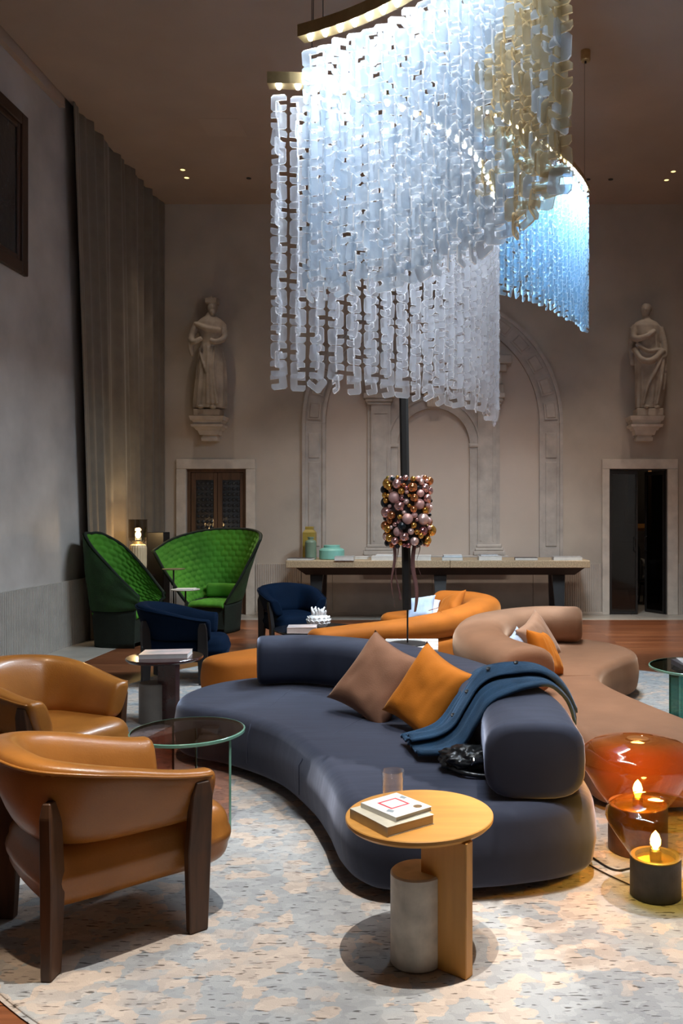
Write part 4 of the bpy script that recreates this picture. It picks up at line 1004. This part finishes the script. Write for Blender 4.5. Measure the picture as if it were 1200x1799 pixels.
M_red = mat('red_print', (0.70, 0.03, 0.06), 0.5, var=0.05); M_slate = mat('slate_print', (0.30, 0.36, 0.40), 0.6, var=0.2)
M_gold = mat('gold_print', (0.55, 0.33, 0.10), 0.5, var=0.4, scale=60, col2=(0.05, 0.04, 0.04))
b1 = book('book', 'thick cream covered book lying on the oak table, under the white one', (-0.165, 2.985, TZ+0.0005), math.radians(38), 0.20, 0.235, 0.034, P_cream)
b2 = book('book', 'white book with a red outlined square on its cover, on the oak table', (-0.150, 3.005, TZ+0.035), math.radians(42), 0.165, 0.20, 0.017, P_white)
# printed red square frame, dot and pale blots on the cover
bm = bmesh.new()
for a in ((-0.042, 0.042, 0.034, 0.041), (-0.042, 0.042, -0.041, -0.034), (-0.042, -0.035, -0.034, 0.034), (0.035, 0.042, -0.034, 0.034)):
    box(bm, a[0], a[1], a[2]+0.015, a[3]+0.015, 0.017, 0.0176)
obj('red_square_print', bm, M_red, b2)
obj('badge_print', newlathe([(0.016, 0.017), (0.016, 0.0176), (0, 0.0176)], 20), M_gold, b2, loc=(0.045, -0.065, 0))
bm = bmesh.new(); poly(bm, [(-0.07, -0.03), (-0.05, -0.02), (-0.045, -0.045), (-0.06, -0.055)], 0.017, 0.0174); poly(bm, [(0.055, 0.05), (0.075, 0.06), (0.075, 0.03), (0.06, 0.028)], 0.017, 0.0174)
obj('blot_print', bm, M_slate, b2)
M_cglass = thin_glass('drinking_glass', (0.98, 0.98, 0.98), 0.01, ior=1.4)
gt = thing('tumbler', 'clear drinking glass standing on the oak table behind the books', 'glass', (-0.172, 3.185, TZ))
obj('wall', newlathe([(0.033, 0.0), (0.036, 0.004), (0.044, 0.118), (0.0425, 0.118), (0.035, 0.012), (0.0, 0.012)], 40, cap=False), M_cglass, gt, smooth=True)
obj('thick_base', newlathe([(0.0, 0.001), (0.032, 0.001), (0.034, 0.010), (0.0, 0.0115)], 32), M_cglass, gt, smooth=True)

# ------------------------------------------------------------------ glass tables
M_pinkglass = thin_glass('rose_glass', (0.86, 0.64, 0.56), 0.03, ior=1.5)
M_topglass = thin_glass('smoke_rose_glass', (0.50, 0.37, 0.36), 0.02, ior=1.55)
M_edgeglass = mat('green_glass_edge', (0.16, 0.34, 0.26), 0.15, var=0.2, scale=8)
def glass_table(name, label, c, r, h, mtop, mbase, medge, panels, z0=RZ, th=0.016):
    t = thing(name, label, 'table', (c[0], c[1], z0))
    obj('glass_top', newlathe([(r-0.003, h-th), (r-0.003, h), (0, h)], 80, cap=False), mtop, t)
    obj('polished_edge', newlathe([(r-0.004, h-th-0.001), (r, h-th+0.002), (r, h-0.002), (r-0.004, h+0.0005), (r-0.008, h+0.0006)], 80, cap=False), medge, t)
    for a, b in panels:
        p0 = Vector((a[0], a[1], 0)); p1 = Vector((b[0], b[1], 0)); d = p1-p0; L = d.length
        g = obj('glass_panel', newbox(0.002, L-0.002, -0.006, 0.006, 0.0, h-th), mbase, t, loc=(a[0]-c[0], a[1]-c[1], 0), rot=(0, 0, math.atan2(d.y, d.x)))
        obj('panel_edge', newbox(L-0.002, L, -0.006, 0.006, 0.0, h-th), medge, g)
    return t
glass_table('glass_side_table', 'round rose tinted glass side table with green rim beside the leather armchair', (-1.276, 4.29), 0.286, 0.477, M_topglass, M_pinkglass, M_edgeglass,
            [((-1.46, 4.16), (-1.262, 4.39)), ((-1.25, 4.39), (-1.03, 4.17)), ((-1.46, 4.15), (-1.40, 4.45))])
M_grglass = thin_glass('green_glass', (0.30, 0.52, 0.46), 0.03, ior=1.5)
M_grtop = thin_glass('dark_green_glass', (0.14, 0.28, 0.28), 0.02, ior=1.6)
glass_table('glass_coffee_table', 'round green glass coffee table at the right edge beside the brown sofa', (1.96, 6.2), 0.40, 0.46, M_grtop, M_grglass, M_edgeglass,
            [((1.66, 6.05), (1.98, 6.25)), ((1.99, 6.25), (2.25, 6.02)), ((1.68, 6.10), (1.85, 6.50))])
P_dark = mat('dark_cover', (0.05, 0.05, 0.06), 0.4, var=0.4, scale=18)
P_grey = mat('grey_cover', (0.35, 0.36, 0.38), 0.4, var=0.5, scale=18)
book('book', 'thick dark book lying under a magazine on the green glass table', (1.86, 6.17, RZ+0.4611), 0.05, 0.23, 0.26, 0.035, P_dark, P_dark)
book('magazine', 'glossy grey magazine on top of the dark book on the green glass table', (1.87, 6.17, RZ+0.497), -0.06, 0.20, 0.25, 0.008, P_grey, paper('mag_pages', (0.6, 0.6, 0.6)), 'magazine')
ds = thing('dish', 'small dark round dish on the green glass table in front of the books', 'dish', (1.93, 5.93, RZ+0.4612))
obj('bowl', newlathe([(0.0, 0.0), (0.035, 0.0), (0.065, 0.018), (0.068, 0.018), (0.066, 0.02), (0.03, 0.006), (0.0, 0.006)], 32), P_dark, ds, smooth=True)

# book on the wine table
P_art = mat('art_cover', (0.62, 0.60, 0.58), 0.3, var=0.3, scale=7, col2=(0.75, 0.55, 0.5))
book('book', 'large white art book lying on the wine red side table', (-2.09, 6.47, RZ+0.4875), math.radians(8), 0.36, 0.25, 0.035, P_art, paper('white_pages', (0.75, 0.74, 0.72)))

# ------------------------------------------------------------------ amber glass lamps
def muffin_lamp(label, loc, prof, mg, base_r, base_h, mbase, bulb_z, watts, lcol):
    t = thing('glass_lamp', label, 'lamp', loc)
    g = obj('glass_shade', newlathe(prof, 72, cap=False), mg, t, smooth=True)
    obj('base', newlathe([(base_r-0.004, 0), (base_r, 0.004), (base_r, base_h-0.004), (base_r-0.003, base_h), (base_r-0.02, base_h), (base_r-0.022, base_h-0.02), (0, base_h-0.02)], 56), mbase, t)
    obj('brass_plate', newlathe([(base_r-0.022, base_h-0.019), (0, base_h-0.017)], 40, cap=False), M_brass, t)
    obj('socket', newlathe([(0.024, base_h-0.018), (0.024, base_h+0.022), (0.018, base_h+0.028), (0, base_h+0.028)], 20), M_brass, t)
    obj('bulb', newlathe([(0.010, base_h+0.028), (0.020, base_h+0.05), (0.022, bulb_z), (0.015, bulb_z+0.022), (0.0, bulb_z+0.04)], 20), emis('bulb_glow', (1.0, 0.62, 0.22), 55.0), t, smooth=True)
    l = bpy.data.lights.new('bulb_light', 'POINT'); l.energy = watts; l.color = lcol; l.shadow_soft_size = 0.03
    lo = bpy.data.objects.new('bulb_light', l); COL.objects.link(lo); lo.location = (loc[0], loc[1], loc[2]+bulb_z+0.06); 
    return t
M_amberglass = thin_glass('amber_glass', (0.94, 0.66, 0.36), 0.015, ior=1.55)
M_oliveglass = thin_glass('olive_glass', (0.80, 0.66, 0.28), 0.015, ior=1.55)
M_bronze = mat('dark_bronze', (0.045, 0.040, 0.033), 0.55, var=0.35, scale=14, bump=0.1, bscale=50)
M_bronze2 = mat('copper_brown', (0.10, 0.045, 0.03), 0.5, var=0.35, scale=14)
muffin_lamp('large amber glass lamp on a brown drum beside the blue sofa', (0.94, 3.97, RZ), [(0.128, 0.20), (0.15, 0.225), (0.20, 0.29), (0.242, 0.36), (0.268, 0.40), (0.276, 0.43), (0.262, 0.465), (0.21, 0.495), (0.12, 0.515), (0.055, 0.522), (0.05, 0.520)],
            M_amberglass, 0.138, 0.215, M_bronze2, 0.285, 18.0, (1.0, 0.50, 0.14))
muffin_lamp('small olive glass lamp on a dark bronze drum nearest the camera', (0.90, 3.49, RZ), [(0.096, 0.15), (0.112, 0.175), (0.155, 0.235), (0.195, 0.295), (0.206, 0.325), (0.200, 0.35), (0.165, 0.375), (0.10, 0.39), (0.045, 0.395), (0.04, 0.393)],
            M_oliveglass, 0.104, 0.162, M_bronze, 0.225, 12.0, (1.0, 0.56, 0.15))
tag(obj('lamp_cable', newtube(spline([(1.02, 3.82, RZ+0.005), (0.86, 3.74, RZ+0.005), (0.78, 3.72, RZ+0.005), (0.72, 3.82, RZ+0.005), (0.66, 4.0, RZ+0.005)], 8), 0.004, 6), M_black), 'black cable from the large amber lamp running under the blue sofa', 'cable')
tag(obj('lamp_cable', newtube(spline([(0.82, 3.56, RZ+0.005), (0.76, 3.64, RZ+0.005), (0.72, 3.70, RZ+0.005), (0.66, 3.80, RZ+0.005)], 8), 0.003, 6), M_black), 'thin black cable from the small olive lamp to the blue sofa', 'cable')
# ------------------------------------------------------------------ black table with coral vase
M_blackglass = mat('black_glass', (0.012, 0.012, 0.014), 0.12, var=0.2)
t = thing('coffee_table', 'low round black coffee table with the white vase, behind the blue sofa', 'coffee table', (-1.33, 9.15, RZ))
obj('table_top', newlathe([(0, 0.325), (0.44, 0.325), (0.455, 0.335), (0.455, 0.342), (0.45, 0.345), (0, 0.345)], 64), M_blackglass, t)
obj('stem', newlathe([(0.20, 0.0), (0.20, 0.012), (0.06, 0.03), (0.045, 0.3), (0.12, 0.325)], 32), M_dark, t, smooth=True)
M_ceram = mat('white_ceramic', (0.80, 0.79, 0.78), 0.35, var=0.04)
v = thing('coral_vase', 'white ceramic vase with coral ruffled mouth on the black coffee table', 'vase', (-1.30, 9.15, RZ+0.3455))
bm = newlathe([(0.0, 0.0), (0.06, 0.0), (0.10, 0.03), (0.125, 0.075), (0.118, 0.115), (0.085, 0.14), (0.06, 0.145)], 64)
obj('body', bm, M_ceram, v, smooth=True)
rv = random.Random(4)
for j in range(3):
    for i in range(14):
        a = 2*PI*(i+0.5*(j % 2))/14; z = (0.055, 0.085, 0.115)[j]; r = (0.115, 0.123, 0.112)[j]
        obj('wave_relief', newtube([(r*math.cos(a-0.17), r*math.sin(a-0.17), z-0.008), ((r+0.008)*math.cos(a), (r+0.008)*math.sin(a), z+0.010), (r*math.cos(a+0.17), r*math.sin(a+0.17), z-0.008)], 0.007, 5), M_ceram, v, smooth=True)
for i in range(16):
    a = 2*PI*i/16+rv.uniform(-.1, .1); r0 = rv.uniform(0.03, 0.075); h = rv.uniform(0.05, 0.09)
    obj('coral_branch', newtube([(r0*math.cos(a), r0*math.sin(a), 0.13), (r0*1.15*math.cos(a+.2), r0*1.15*math.sin(a+.2), 0.14+h*0.6), (r0*1.35*math.cos(a), r0*1.35*math.sin(a), 0.14+h)], 0.012, 6, radii=[0.02, 0.014, 0.009]), M_ceram, v, smooth=True)
book('book', 'pale thick book lying beside the white vase on the black table', (-1.43, 8.86, RZ+0.3455), math.radians(6), 0.30, 0.24, 0.06, P_art, paper('pink_pages', (0.62, 0.48, 0.42)))

# ------------------------------------------------------------------ marble plinth with the bauble stand
def marble():
    m, nt, b = newmat('veined_marble')
    tc = nt.nodes.new('ShaderNodeTexCoord'); mp = nt.nodes.new('ShaderNodeMapping'); mp.inputs['Scale'].default_value = (1.2, 9, 9); mp.inputs['Rotation'].default_value = (0, 0, 0.15)
    nt.links.new(tc.outputs['Object'], mp.inputs['Vector']); n = nt.nodes.new('ShaderNodeTexNoise'); n.inputs['Scale'].default_value = 4; n.inputs['Detail'].default_value = 7
    nt.links.new(mp.outputs['Vector'], n.inputs['Vector']); r = nt.nodes.new('ShaderNodeValToRGB')
    r.color_ramp.elements[0].position = 0.38; r.color_ramp.elements[0].color = (0.30, 0.24, 0.19, 1); r.color_ramp.elements[1].position = 0.5; r.color_ramp.elements[1].color = (0.74, 0.71, 0.66, 1)
    nt.links.new(n.outputs['Fac'], r.inputs['Fac']); nt.links.new(r.outputs[0], b.inputs['Base Color']); b.inputs['Roughness'].default_value = 0.25
    return m
M_marble = marble()
PZ = 0.555
t = thing('marble_plinth', 'white veined marble plinth behind the blue sofa carrying the bauble stand', 'plinth', (-0.22, 6.72, RZ))
obj('body', newbox(-0.18, 0.18, -0.14, 0.20, 0.0, PZ-RZ-0.03, bevel=0.004, seg=1), M_marble, t)
obj('top_slab', newbox(-0.22, 0.22, -0.24, 0.30, PZ-RZ-0.03, PZ-RZ, bevel=0.004, seg=1), M_marble, t)
LX, LY = -0.245, 6.72
t = thing('bauble_stand', 'tall black baton on a disc foot wrapped in pink, gold and black baubles', 'decoration', (LX, LY, PZ))
obj('foot_disc', newlathe([(0.0, 0.0), (0.150, 0.0), (0.155, 0.004), (0.15, 0.010), (0.02, 0.014), (0.0, 0.014)], 56), M_black, t)
obj('rod', newlathe([(0.007, 0.01), (0.007, 0.30)], 10), M_dark, t)
bm = bmesh.new(); lathe(bm, [(0.0, 0.27), (0.035, 0.275), (0.036, 1.99), (0.0, 1.995)], 6, M=Matrix.Rotation(math.radians(-0.9), 4, 'Y'))
obj('baton', bm, mat('matt_black', (0.008, 0.008, 0.008), 0.7, var=0.2), t)
bz0 = 1.584-(962-905)*LY/FPX; bz1 = 1.584-(838-905)*LY/FPX
def shiny(name, col, rough, metal=0.9): return mat(name, col, rough, metal=metal, var=0.03)
BM = [shiny('bauble_rose', (0.72, 0.42, 0.40), 0.22), shiny('bauble_blush', (0.80, 0.58, 0.54), 0.3, 0.6), shiny('bauble_gold', (0.80, 0.45, 0.10), 0.12), shiny('bauble_copper', (0.72, 0.30, 0.12), 0.14),
      shiny('bauble_black', (0.012, 0.02, 0.028), 0.25, 0.2), shiny('bauble_mauve', (0.50, 0.22, 0.24), 0.2), shiny('bauble_matt_rose', (0.62, 0.38, 0.36), 0.5, 0.4), shiny('bauble_olive', (0.5, 0.40, 0.08), 0.3)]
WT = [22, 24, 22, 16, 10, 16, 14, 4]
sph = {}
for k, m_ in enumerate(BM):
    bm = bmesh.new(); bmesh.ops.create_uvsphere(bm, u_segments=24, v_segments=16, radius=1.0); o = obj('bauble', bm, m_, smooth=True); sph[k] = o.data; bpy.data.objects.remove(o)
rb_ = random.Random(11); placed = []
for trial in range(9000):
    if len(placed) >= 190: break
    big = len(placed) < 40
    r = rb_.uniform(0.034, 0.049) if big else (rb_.uniform(0.021, 0.034) if len(placed) < 110 else rb_.uniform(0.014, 0.023))
    a = rb_.uniform(0, 2*PI); z = rb_.uniform(bz0+r*0.6, bz1-r*0.4); R = 0.175+rb_.uniform(-0.025, 0.012)-(0.015 if z < bz0+0.08 else 0)
    p = Vector((R*math.cos(a), R*math.sin(a), z-PZ))
    if all((p-q).length > (r+s)*0.90 for q, s in placed):
        placed.append((p, r))
        share('bauble', sph[rb_.choices(range(8), WT)[0]], t, p, (0, 0, 0), (r, r, r))
obj('wire_cage', newlathe([(0.045, bz0-PZ+0.02), (0.150, bz0-PZ+0.03), (0.155, bz1-PZ-0.03), (0.045, bz1-PZ-0.02)], 20, cap=False), M_black, t)
M_ribbon = mat('mauve_ribbon', (0.20, 0.10, 0.095), 0.55, var=0.15)
def ribbon(x, y, z1, z0, w, ph):
    o = obj('ribbon', grid_surface(30, 3, lambda u, v: Vector((x+0.014*math.sin(u*7+ph)+0.02*u*math.sin(ph)+(v-0.5)*w*math.cos(1.6*u+ph), y+(v-0.5)*w*math.sin(1.6*u+ph)*0.6+0.01*math.sin(u*5), z1+(z0-z1)*u))), M_ribbon, t, smooth=True)
    o.modifiers.new('thick', 'SOLIDIFY').thickness = 0.0015
ribbon(-0.11, -0.10, bz0-PZ+0.05, 0.31, 0.028, 0.2); ribbon(-0.085, -0.08, bz0-PZ+0.05, 0.36, 0.022, 1.0)
ribbon(0.055, -0.10, bz0-PZ+0.05, 0.27, 0.034, 2.6); ribbon(0.085, -0.06, bz0-PZ+0.05, 0.55, 0.008, 0.5)

# ------------------------------------------------------------------ console table on the back wall
M_console = mat('speckled_stone_top', (0.42, 0.32, 0.20), 0.4, var=0.35, scale=60, detail=3)
TY0, TY1, TXL, TXR, TTZ = 12.2, 13.17, -2.21, 2.20, 0.925
t = thing('console_table', 'long console table with speckled stone top and black trestle legs along the back wall', 'table', (0, 12.7, 0))
for a, b in ((TXL, 0.168), (0.172, TXR)):
    obj('table_top', newbox(a, b, TY0-12.7, TY1-12.7, TTZ-0.105, TTZ, bevel=0.006, seg=1), M_console, t)
bm = bmesh.new()
a = [bm.verts.new(v) for v in ((TXL+0.13, -0.42, TTZ-0.107), (TXR-0.06, -0.42, TTZ-0.107), (TXR-0.06, 0.4, TTZ-0.107), (TXL+0.13, 0.4, TTZ-0.107))]
b = [bm.verts.new(v) for v in ((TXL+0.26, -0.30, TTZ-0.22), (TXR-0.19, -0.30, TTZ-0.22), (TXR-0.19, 0.3, TTZ-0.22), (TXL+0.26, 0.3, TTZ-0.22))]
bm.faces.new(a); bm.faces.new(b)
for q in range(4): bm.faces.new((a[q], a[(q+1)%4], b[(q+1)%4], b[q]))
obj('under_frame', bm, M_black, t)
for lx in (-1.80, 0.03, 1.78):
    for sy in (-1, 1):
        zt = TTZ-0.22; y1 = sy*0.20; y0 = sy*0.36
        bm = bmesh.new(); R = []
        for z, w, yy in ((0.0, 0.055, y0), (zt*0.5, 0.075, (y0+y1)/2), (zt, 0.095, y1)):
            R.append([bm.verts.new((lx+dx*w+(0.07 if sy > 0 and lx > 1 else 0)*z/zt*0, yy+dy*0.04, z)) for dx, dy in ((-1, -1), (1, -1), (1, 1), (-1, 1))])
        for A_, B_ in zip(R, R[1:]):
            for k in range(4): bm.faces.new((A_[k], A_[(k+1)%4], B_[(k+1)%4], B_[k]))
        bm.faces.new(R[0]); bm.faces.new(R[-1]); obj('leg', bm, M_black, t)
def cons(px, y): return (px-PX)*y/FPX
# canisters
M_ochre = mat('ochre_glaze', (0.36, 0.25, 0.045), 0.4, var=0.15); M_sage = mat('sage_glaze', (0.17, 0.24, 0.17), 0.4, var=0.15); M_turq = mat('turquoise_glaze', (0.20, 0.47, 0.40), 0.45, var=0.08)
t = thing('canister', 'tall ochre yellow square canister with stepped lid at the left of the console', 'canister', (cons(544, 12.85), 12.85, TTZ))
obj('body', newbox(-0.095, 0.095, -0.095, 0.095, 0, 0.40, bevel=0.008), M_ochre, t)
bm = bmesh.new(); a = [bm.verts.new((x*0.09, y*0.09, 0.40)) for x, y in ((-1,-1),(1,-1),(1,1),(-1,1))]; b = [bm.verts.new((x*0.055, y*0.055, 0.445)) for x, y in ((-1,-1),(1,-1),(1,1),(-1,1))]
for q in range(4): bm.faces.new((a[q], a[(q+1)%4], b[(q+1)%4], b[q]))
bm.faces.new(a); bm.faces.new(b); obj('shoulder', bm, M_ochre, t)
obj('lid', newbox(-0.06, 0.06, -0.06, 0.06, 0.446, 0.485, bevel=0.004, seg=1), M_ochre, t)
t = thing('bottle', 'sage green ceramic bottle in front of the ochre canister', 'bottle', (cons(546, 12.55), 12.55, TTZ))
obj('body', newlathe([(0.0, 0.0), (0.078, 0.0), (0.083, 0.008), (0.083, 0.255), (0.07, 0.28), (0.042, 0.292)], 36), M_sage, t, smooth=False)
obj('neck', newlathe([(0.040, 0.290), (0.040, 0.315), (0.048, 0.32), (0.048, 0.335), (0.0, 0.335)], 28), M_sage, t)
t = thing('lidded_jar', 'squat turquoise ceramic jar on the console', 'jar', (cons(583, 12.6), 12.6, TTZ))
obj('body', newlathe([(0.0, 0.0), (0.175, 0.0), (0.187, 0.012), (0.187, 0.135), (0.17, 0.155), (0.12, 0.175)], 48), M_turq, t)
obj('lid', newlathe([(0.122, 0.174), (0.122, 0.205), (0.116, 0.212), (0.0, 0.212)], 40), M_turq, t)
# magazines and books
mg = [(529, 12.38, 0.36, 0.03, P_dark, 'dark glossy magazine lying left of the bottle on the console'),
      (606, 12.30, 0.28, 0.06, P_grey, 'grey book beside the turquoise jar on the console'),
      (635, 12.75, 0.20, 0.03, P_white, 'small white booklet right of the turquoise jar on the console'),
      (674, 12.40, 0.34, 0.06, P_white, 'white spiral book left of the bauble stand on the console'),
      (742, 12.40, 0.26, 0.07, P_white, 'white book just right of the bauble stand on the console'),
      (795, 12.40, 0.30, 0.045, mat('blue_cover', (0.12, 0.28, 0.40), 0.4, var=0.2), 'blue covered book near the middle of the console'),
      (860, 12.42, 0.34, 0.06, mat('photo_cover', (0.55, 0.55, 0.56), 0.3, var=0.5, scale=16), 'pale photo book in front of the right pilaster on the console'),
      (924, 12.42, 0.33, 0.035, P_dark, 'dark magazine in front of the right arch pier on the console'),
      (996, 12.42, 0.42, 0.05, P_grey, 'wide grey book at the right end of the console')]
for k, (px, yy, w, h, m_, lb) in enumerate(mg):
    book('magazine' if 'magazine' in lb else 'book', lb, (cons(px, yy), yy, TTZ+0.0005), rv.uniform(-0.06, 0.06), w, 0.25, h, m_, paper('pages_%d' % k, (0.62, 0.6, 0.56)), 'magazine' if 'magazine' in lb else 'book')
book('book', 'thin white book on top of the blue one on the console', (cons(795, 12.42), 12.42, TTZ+0.046), 0.05, 0.27, 0.22, 0.03, P_white, paper('pages_w', (0.6, 0.6, 0.6)))
book('book', 'small white leaflet stack on the white spiral book on the console', (cons(676, 12.42), 12.42, TTZ+0.061), -0.04, 0.24, 0.2, 0.02, P_white, paper('pages_w2', (0.6, 0.6, 0.6)))
book('magazine', 'small pale magazine on top of the photo book on the console', (cons(858, 12.44), 12.44, TTZ+0.061), 0.12, 0.26, 0.2, 0.02, P_grey, paper('pages_w3', (0.6, 0.6, 0.6)), 'magazine')

# ------------------------------------------------------------------ table lamp on a pedestal, black cabinet, little tables
t = thing('pedestal', 'dark slim pedestal under the glowing table lamp in the corner', 'pedestal', (-4.08, 11.45, 0))
obj('column', newbox(-0.15, 0.15, -0.15, 0.15, 0.03, 0.75, bevel=0.006, seg=1), M_darkwood, t); obj('plinth', newbox(-0.17, 0.17, -0.17, 0.17, 0, 0.03), M_dark, t)
obj('top', newbox(-0.18, 0.18, -0.18, 0.18, 0.75, 0.78, bevel=0.004, seg=1), M_wenge, t)
LB = 0.781
t = thing('table_lamp', 'table lamp with smoked glass cylinder and cream ribbed base glowing in the corner', 'lamp', (-4.08, 11.45, LB))
M_creamglass = mat('cream_ribbed_glass', (0.80, 0.62, 0.38), 0.35, var=0.05)
bm = bmesh.new(); n = 80; prof = [(0.07, 0.0), (0.085, 0.01), (0.105, 0.03), (0.11, 0.06), (0.11, 0.30), (0.10, 0.335), (0.075, 0.35), (0.0, 0.352)]
obj('foot_glass', newlathe([(0.0, 0.0), (0.08, 0.0), (0.095, 0.02), (0.08, 0.05), (0.07, 0.06), (0.0, 0.06)], 40), M_creamglass, t, smooth=True)
rings = []
for r, z in prof[:-1]: rings.append([bm.verts.new(((r+0.004*(i % 4 < 2))*math.cos(2*PI*i/n), (r+0.004*(i % 4 < 2))*math.sin(2*PI*i/n), z+0.06)) for i in range(n)])
for a, b in zip(rings, rings[1:]):
    for i in range(n): bm.faces.new((a[i], a[(i+1)%n], b[(i+1)%n], b[i]))
bm.faces.new(rings[0]); bm.faces.new(rings[-1]); obj('ribbed_base', bm, M_creamglass, t)
obj('brass_neck', newlathe([(0.07, 0.405), (0.075, 0.41), (0.05, 0.44), (0.03, 0.445), (0.0, 0.446)], 28), M_brass, t)
M_smoke = thin_glass('smoked_lamp_glass', (0.64, 0.60, 0.54), 0.02, ior=1.5)
obj('glass_shade', newlathe([(0.07, 0.43), (0.115, 0.46), (0.125, 0.50), (0.125, 0.745), (0.122, 0.745), (0.121, 0.50)], 48, cap=False), M_smoke, t, smooth=False)
bm = bmesh.new(); ball(bm, (0, 0, 0.535), 0.036, (1, 1, 1.25)); obj('bulb', bm, emis('lamp_bulb', (1.0, 0.78, 0.42), 45), t, smooth=True)
l = bpy.data.lights.new('table_lamp_light', 'POINT'); l.energy = 34; l.color = (1.0, 0.72, 0.38); l.shadow_soft_size = 0.03
lo = bpy.data.objects.new('table_lamp_light', l); COL.objects.link(lo); lo.location = (-4.08, 11.45, LB+0.60)
t = thing('black_cabinet', 'narrow black upright cabinet with a steel edge between lamp and green chair', 'cabinet', (-4.02, 12.1, 0))
obj('body', newbox(-0.12, 0.12, -0.14, 0.14, 0.02, 1.34, bevel=0.006, seg=1), M_black, t); obj('steel_edge', newbox(-0.145, -0.121, -0.14, -0.10, 0.02, 1.33), mat('brushed_steel', (0.35, 0.35, 0.36), 0.35, metal=1.0), t)
obj('plinth', newbox(-0.11, 0.11, -0.12, 0.12, 0, 0.02), M_dark, t)
def stem_table(label, x, y, z, r, m):
    t = thing('drink_table', label, 'side table', (x, y, 0))
    obj('table_top', newlathe([(0, z-0.012), (r-0.006, z-0.012), (r, z-0.006), (r, z-0.001), (r-0.002, z), (0, z)], 40), m, t)
    obj('stem', newlathe([(0.011, 0.01), (0.011, z-0.012)], 10), M_dark, t)
    obj('foot', newlathe([(0, 0), (0.12, 0), (0.122, 0.006), (0.02, 0.012), (0, 0.012)], 32), M_dark, t)
M_bronzetop = mat('bronze_top', (0.28, 0.22, 0.16), 0.35, metal=0.6, var=0.1)
stem_table('small bronze topped drink table, the higher one in front of the green chair', (305-PX)*11.0/FPX, 11.0, 0.886, 0.145, M_bronzetop)
stem_table('small pale topped drink table with a paper, the lower one by the green chair', (326-PX)*10.75/FPX, 10.75, 0.64, 0.18, mat('pale_top', (0.55, 0.54, 0.52), 0.4, var=0.1))
bk = book('magazine', 'white open magazine lying on the lower drink table', ((326-PX)*10.75/FPX, 10.75, 0.6405), 0.1, 0.24, 0.19, 0.008, P_white, paper('mag_white', (0.7, 0.7, 0.7)), 'magazine')
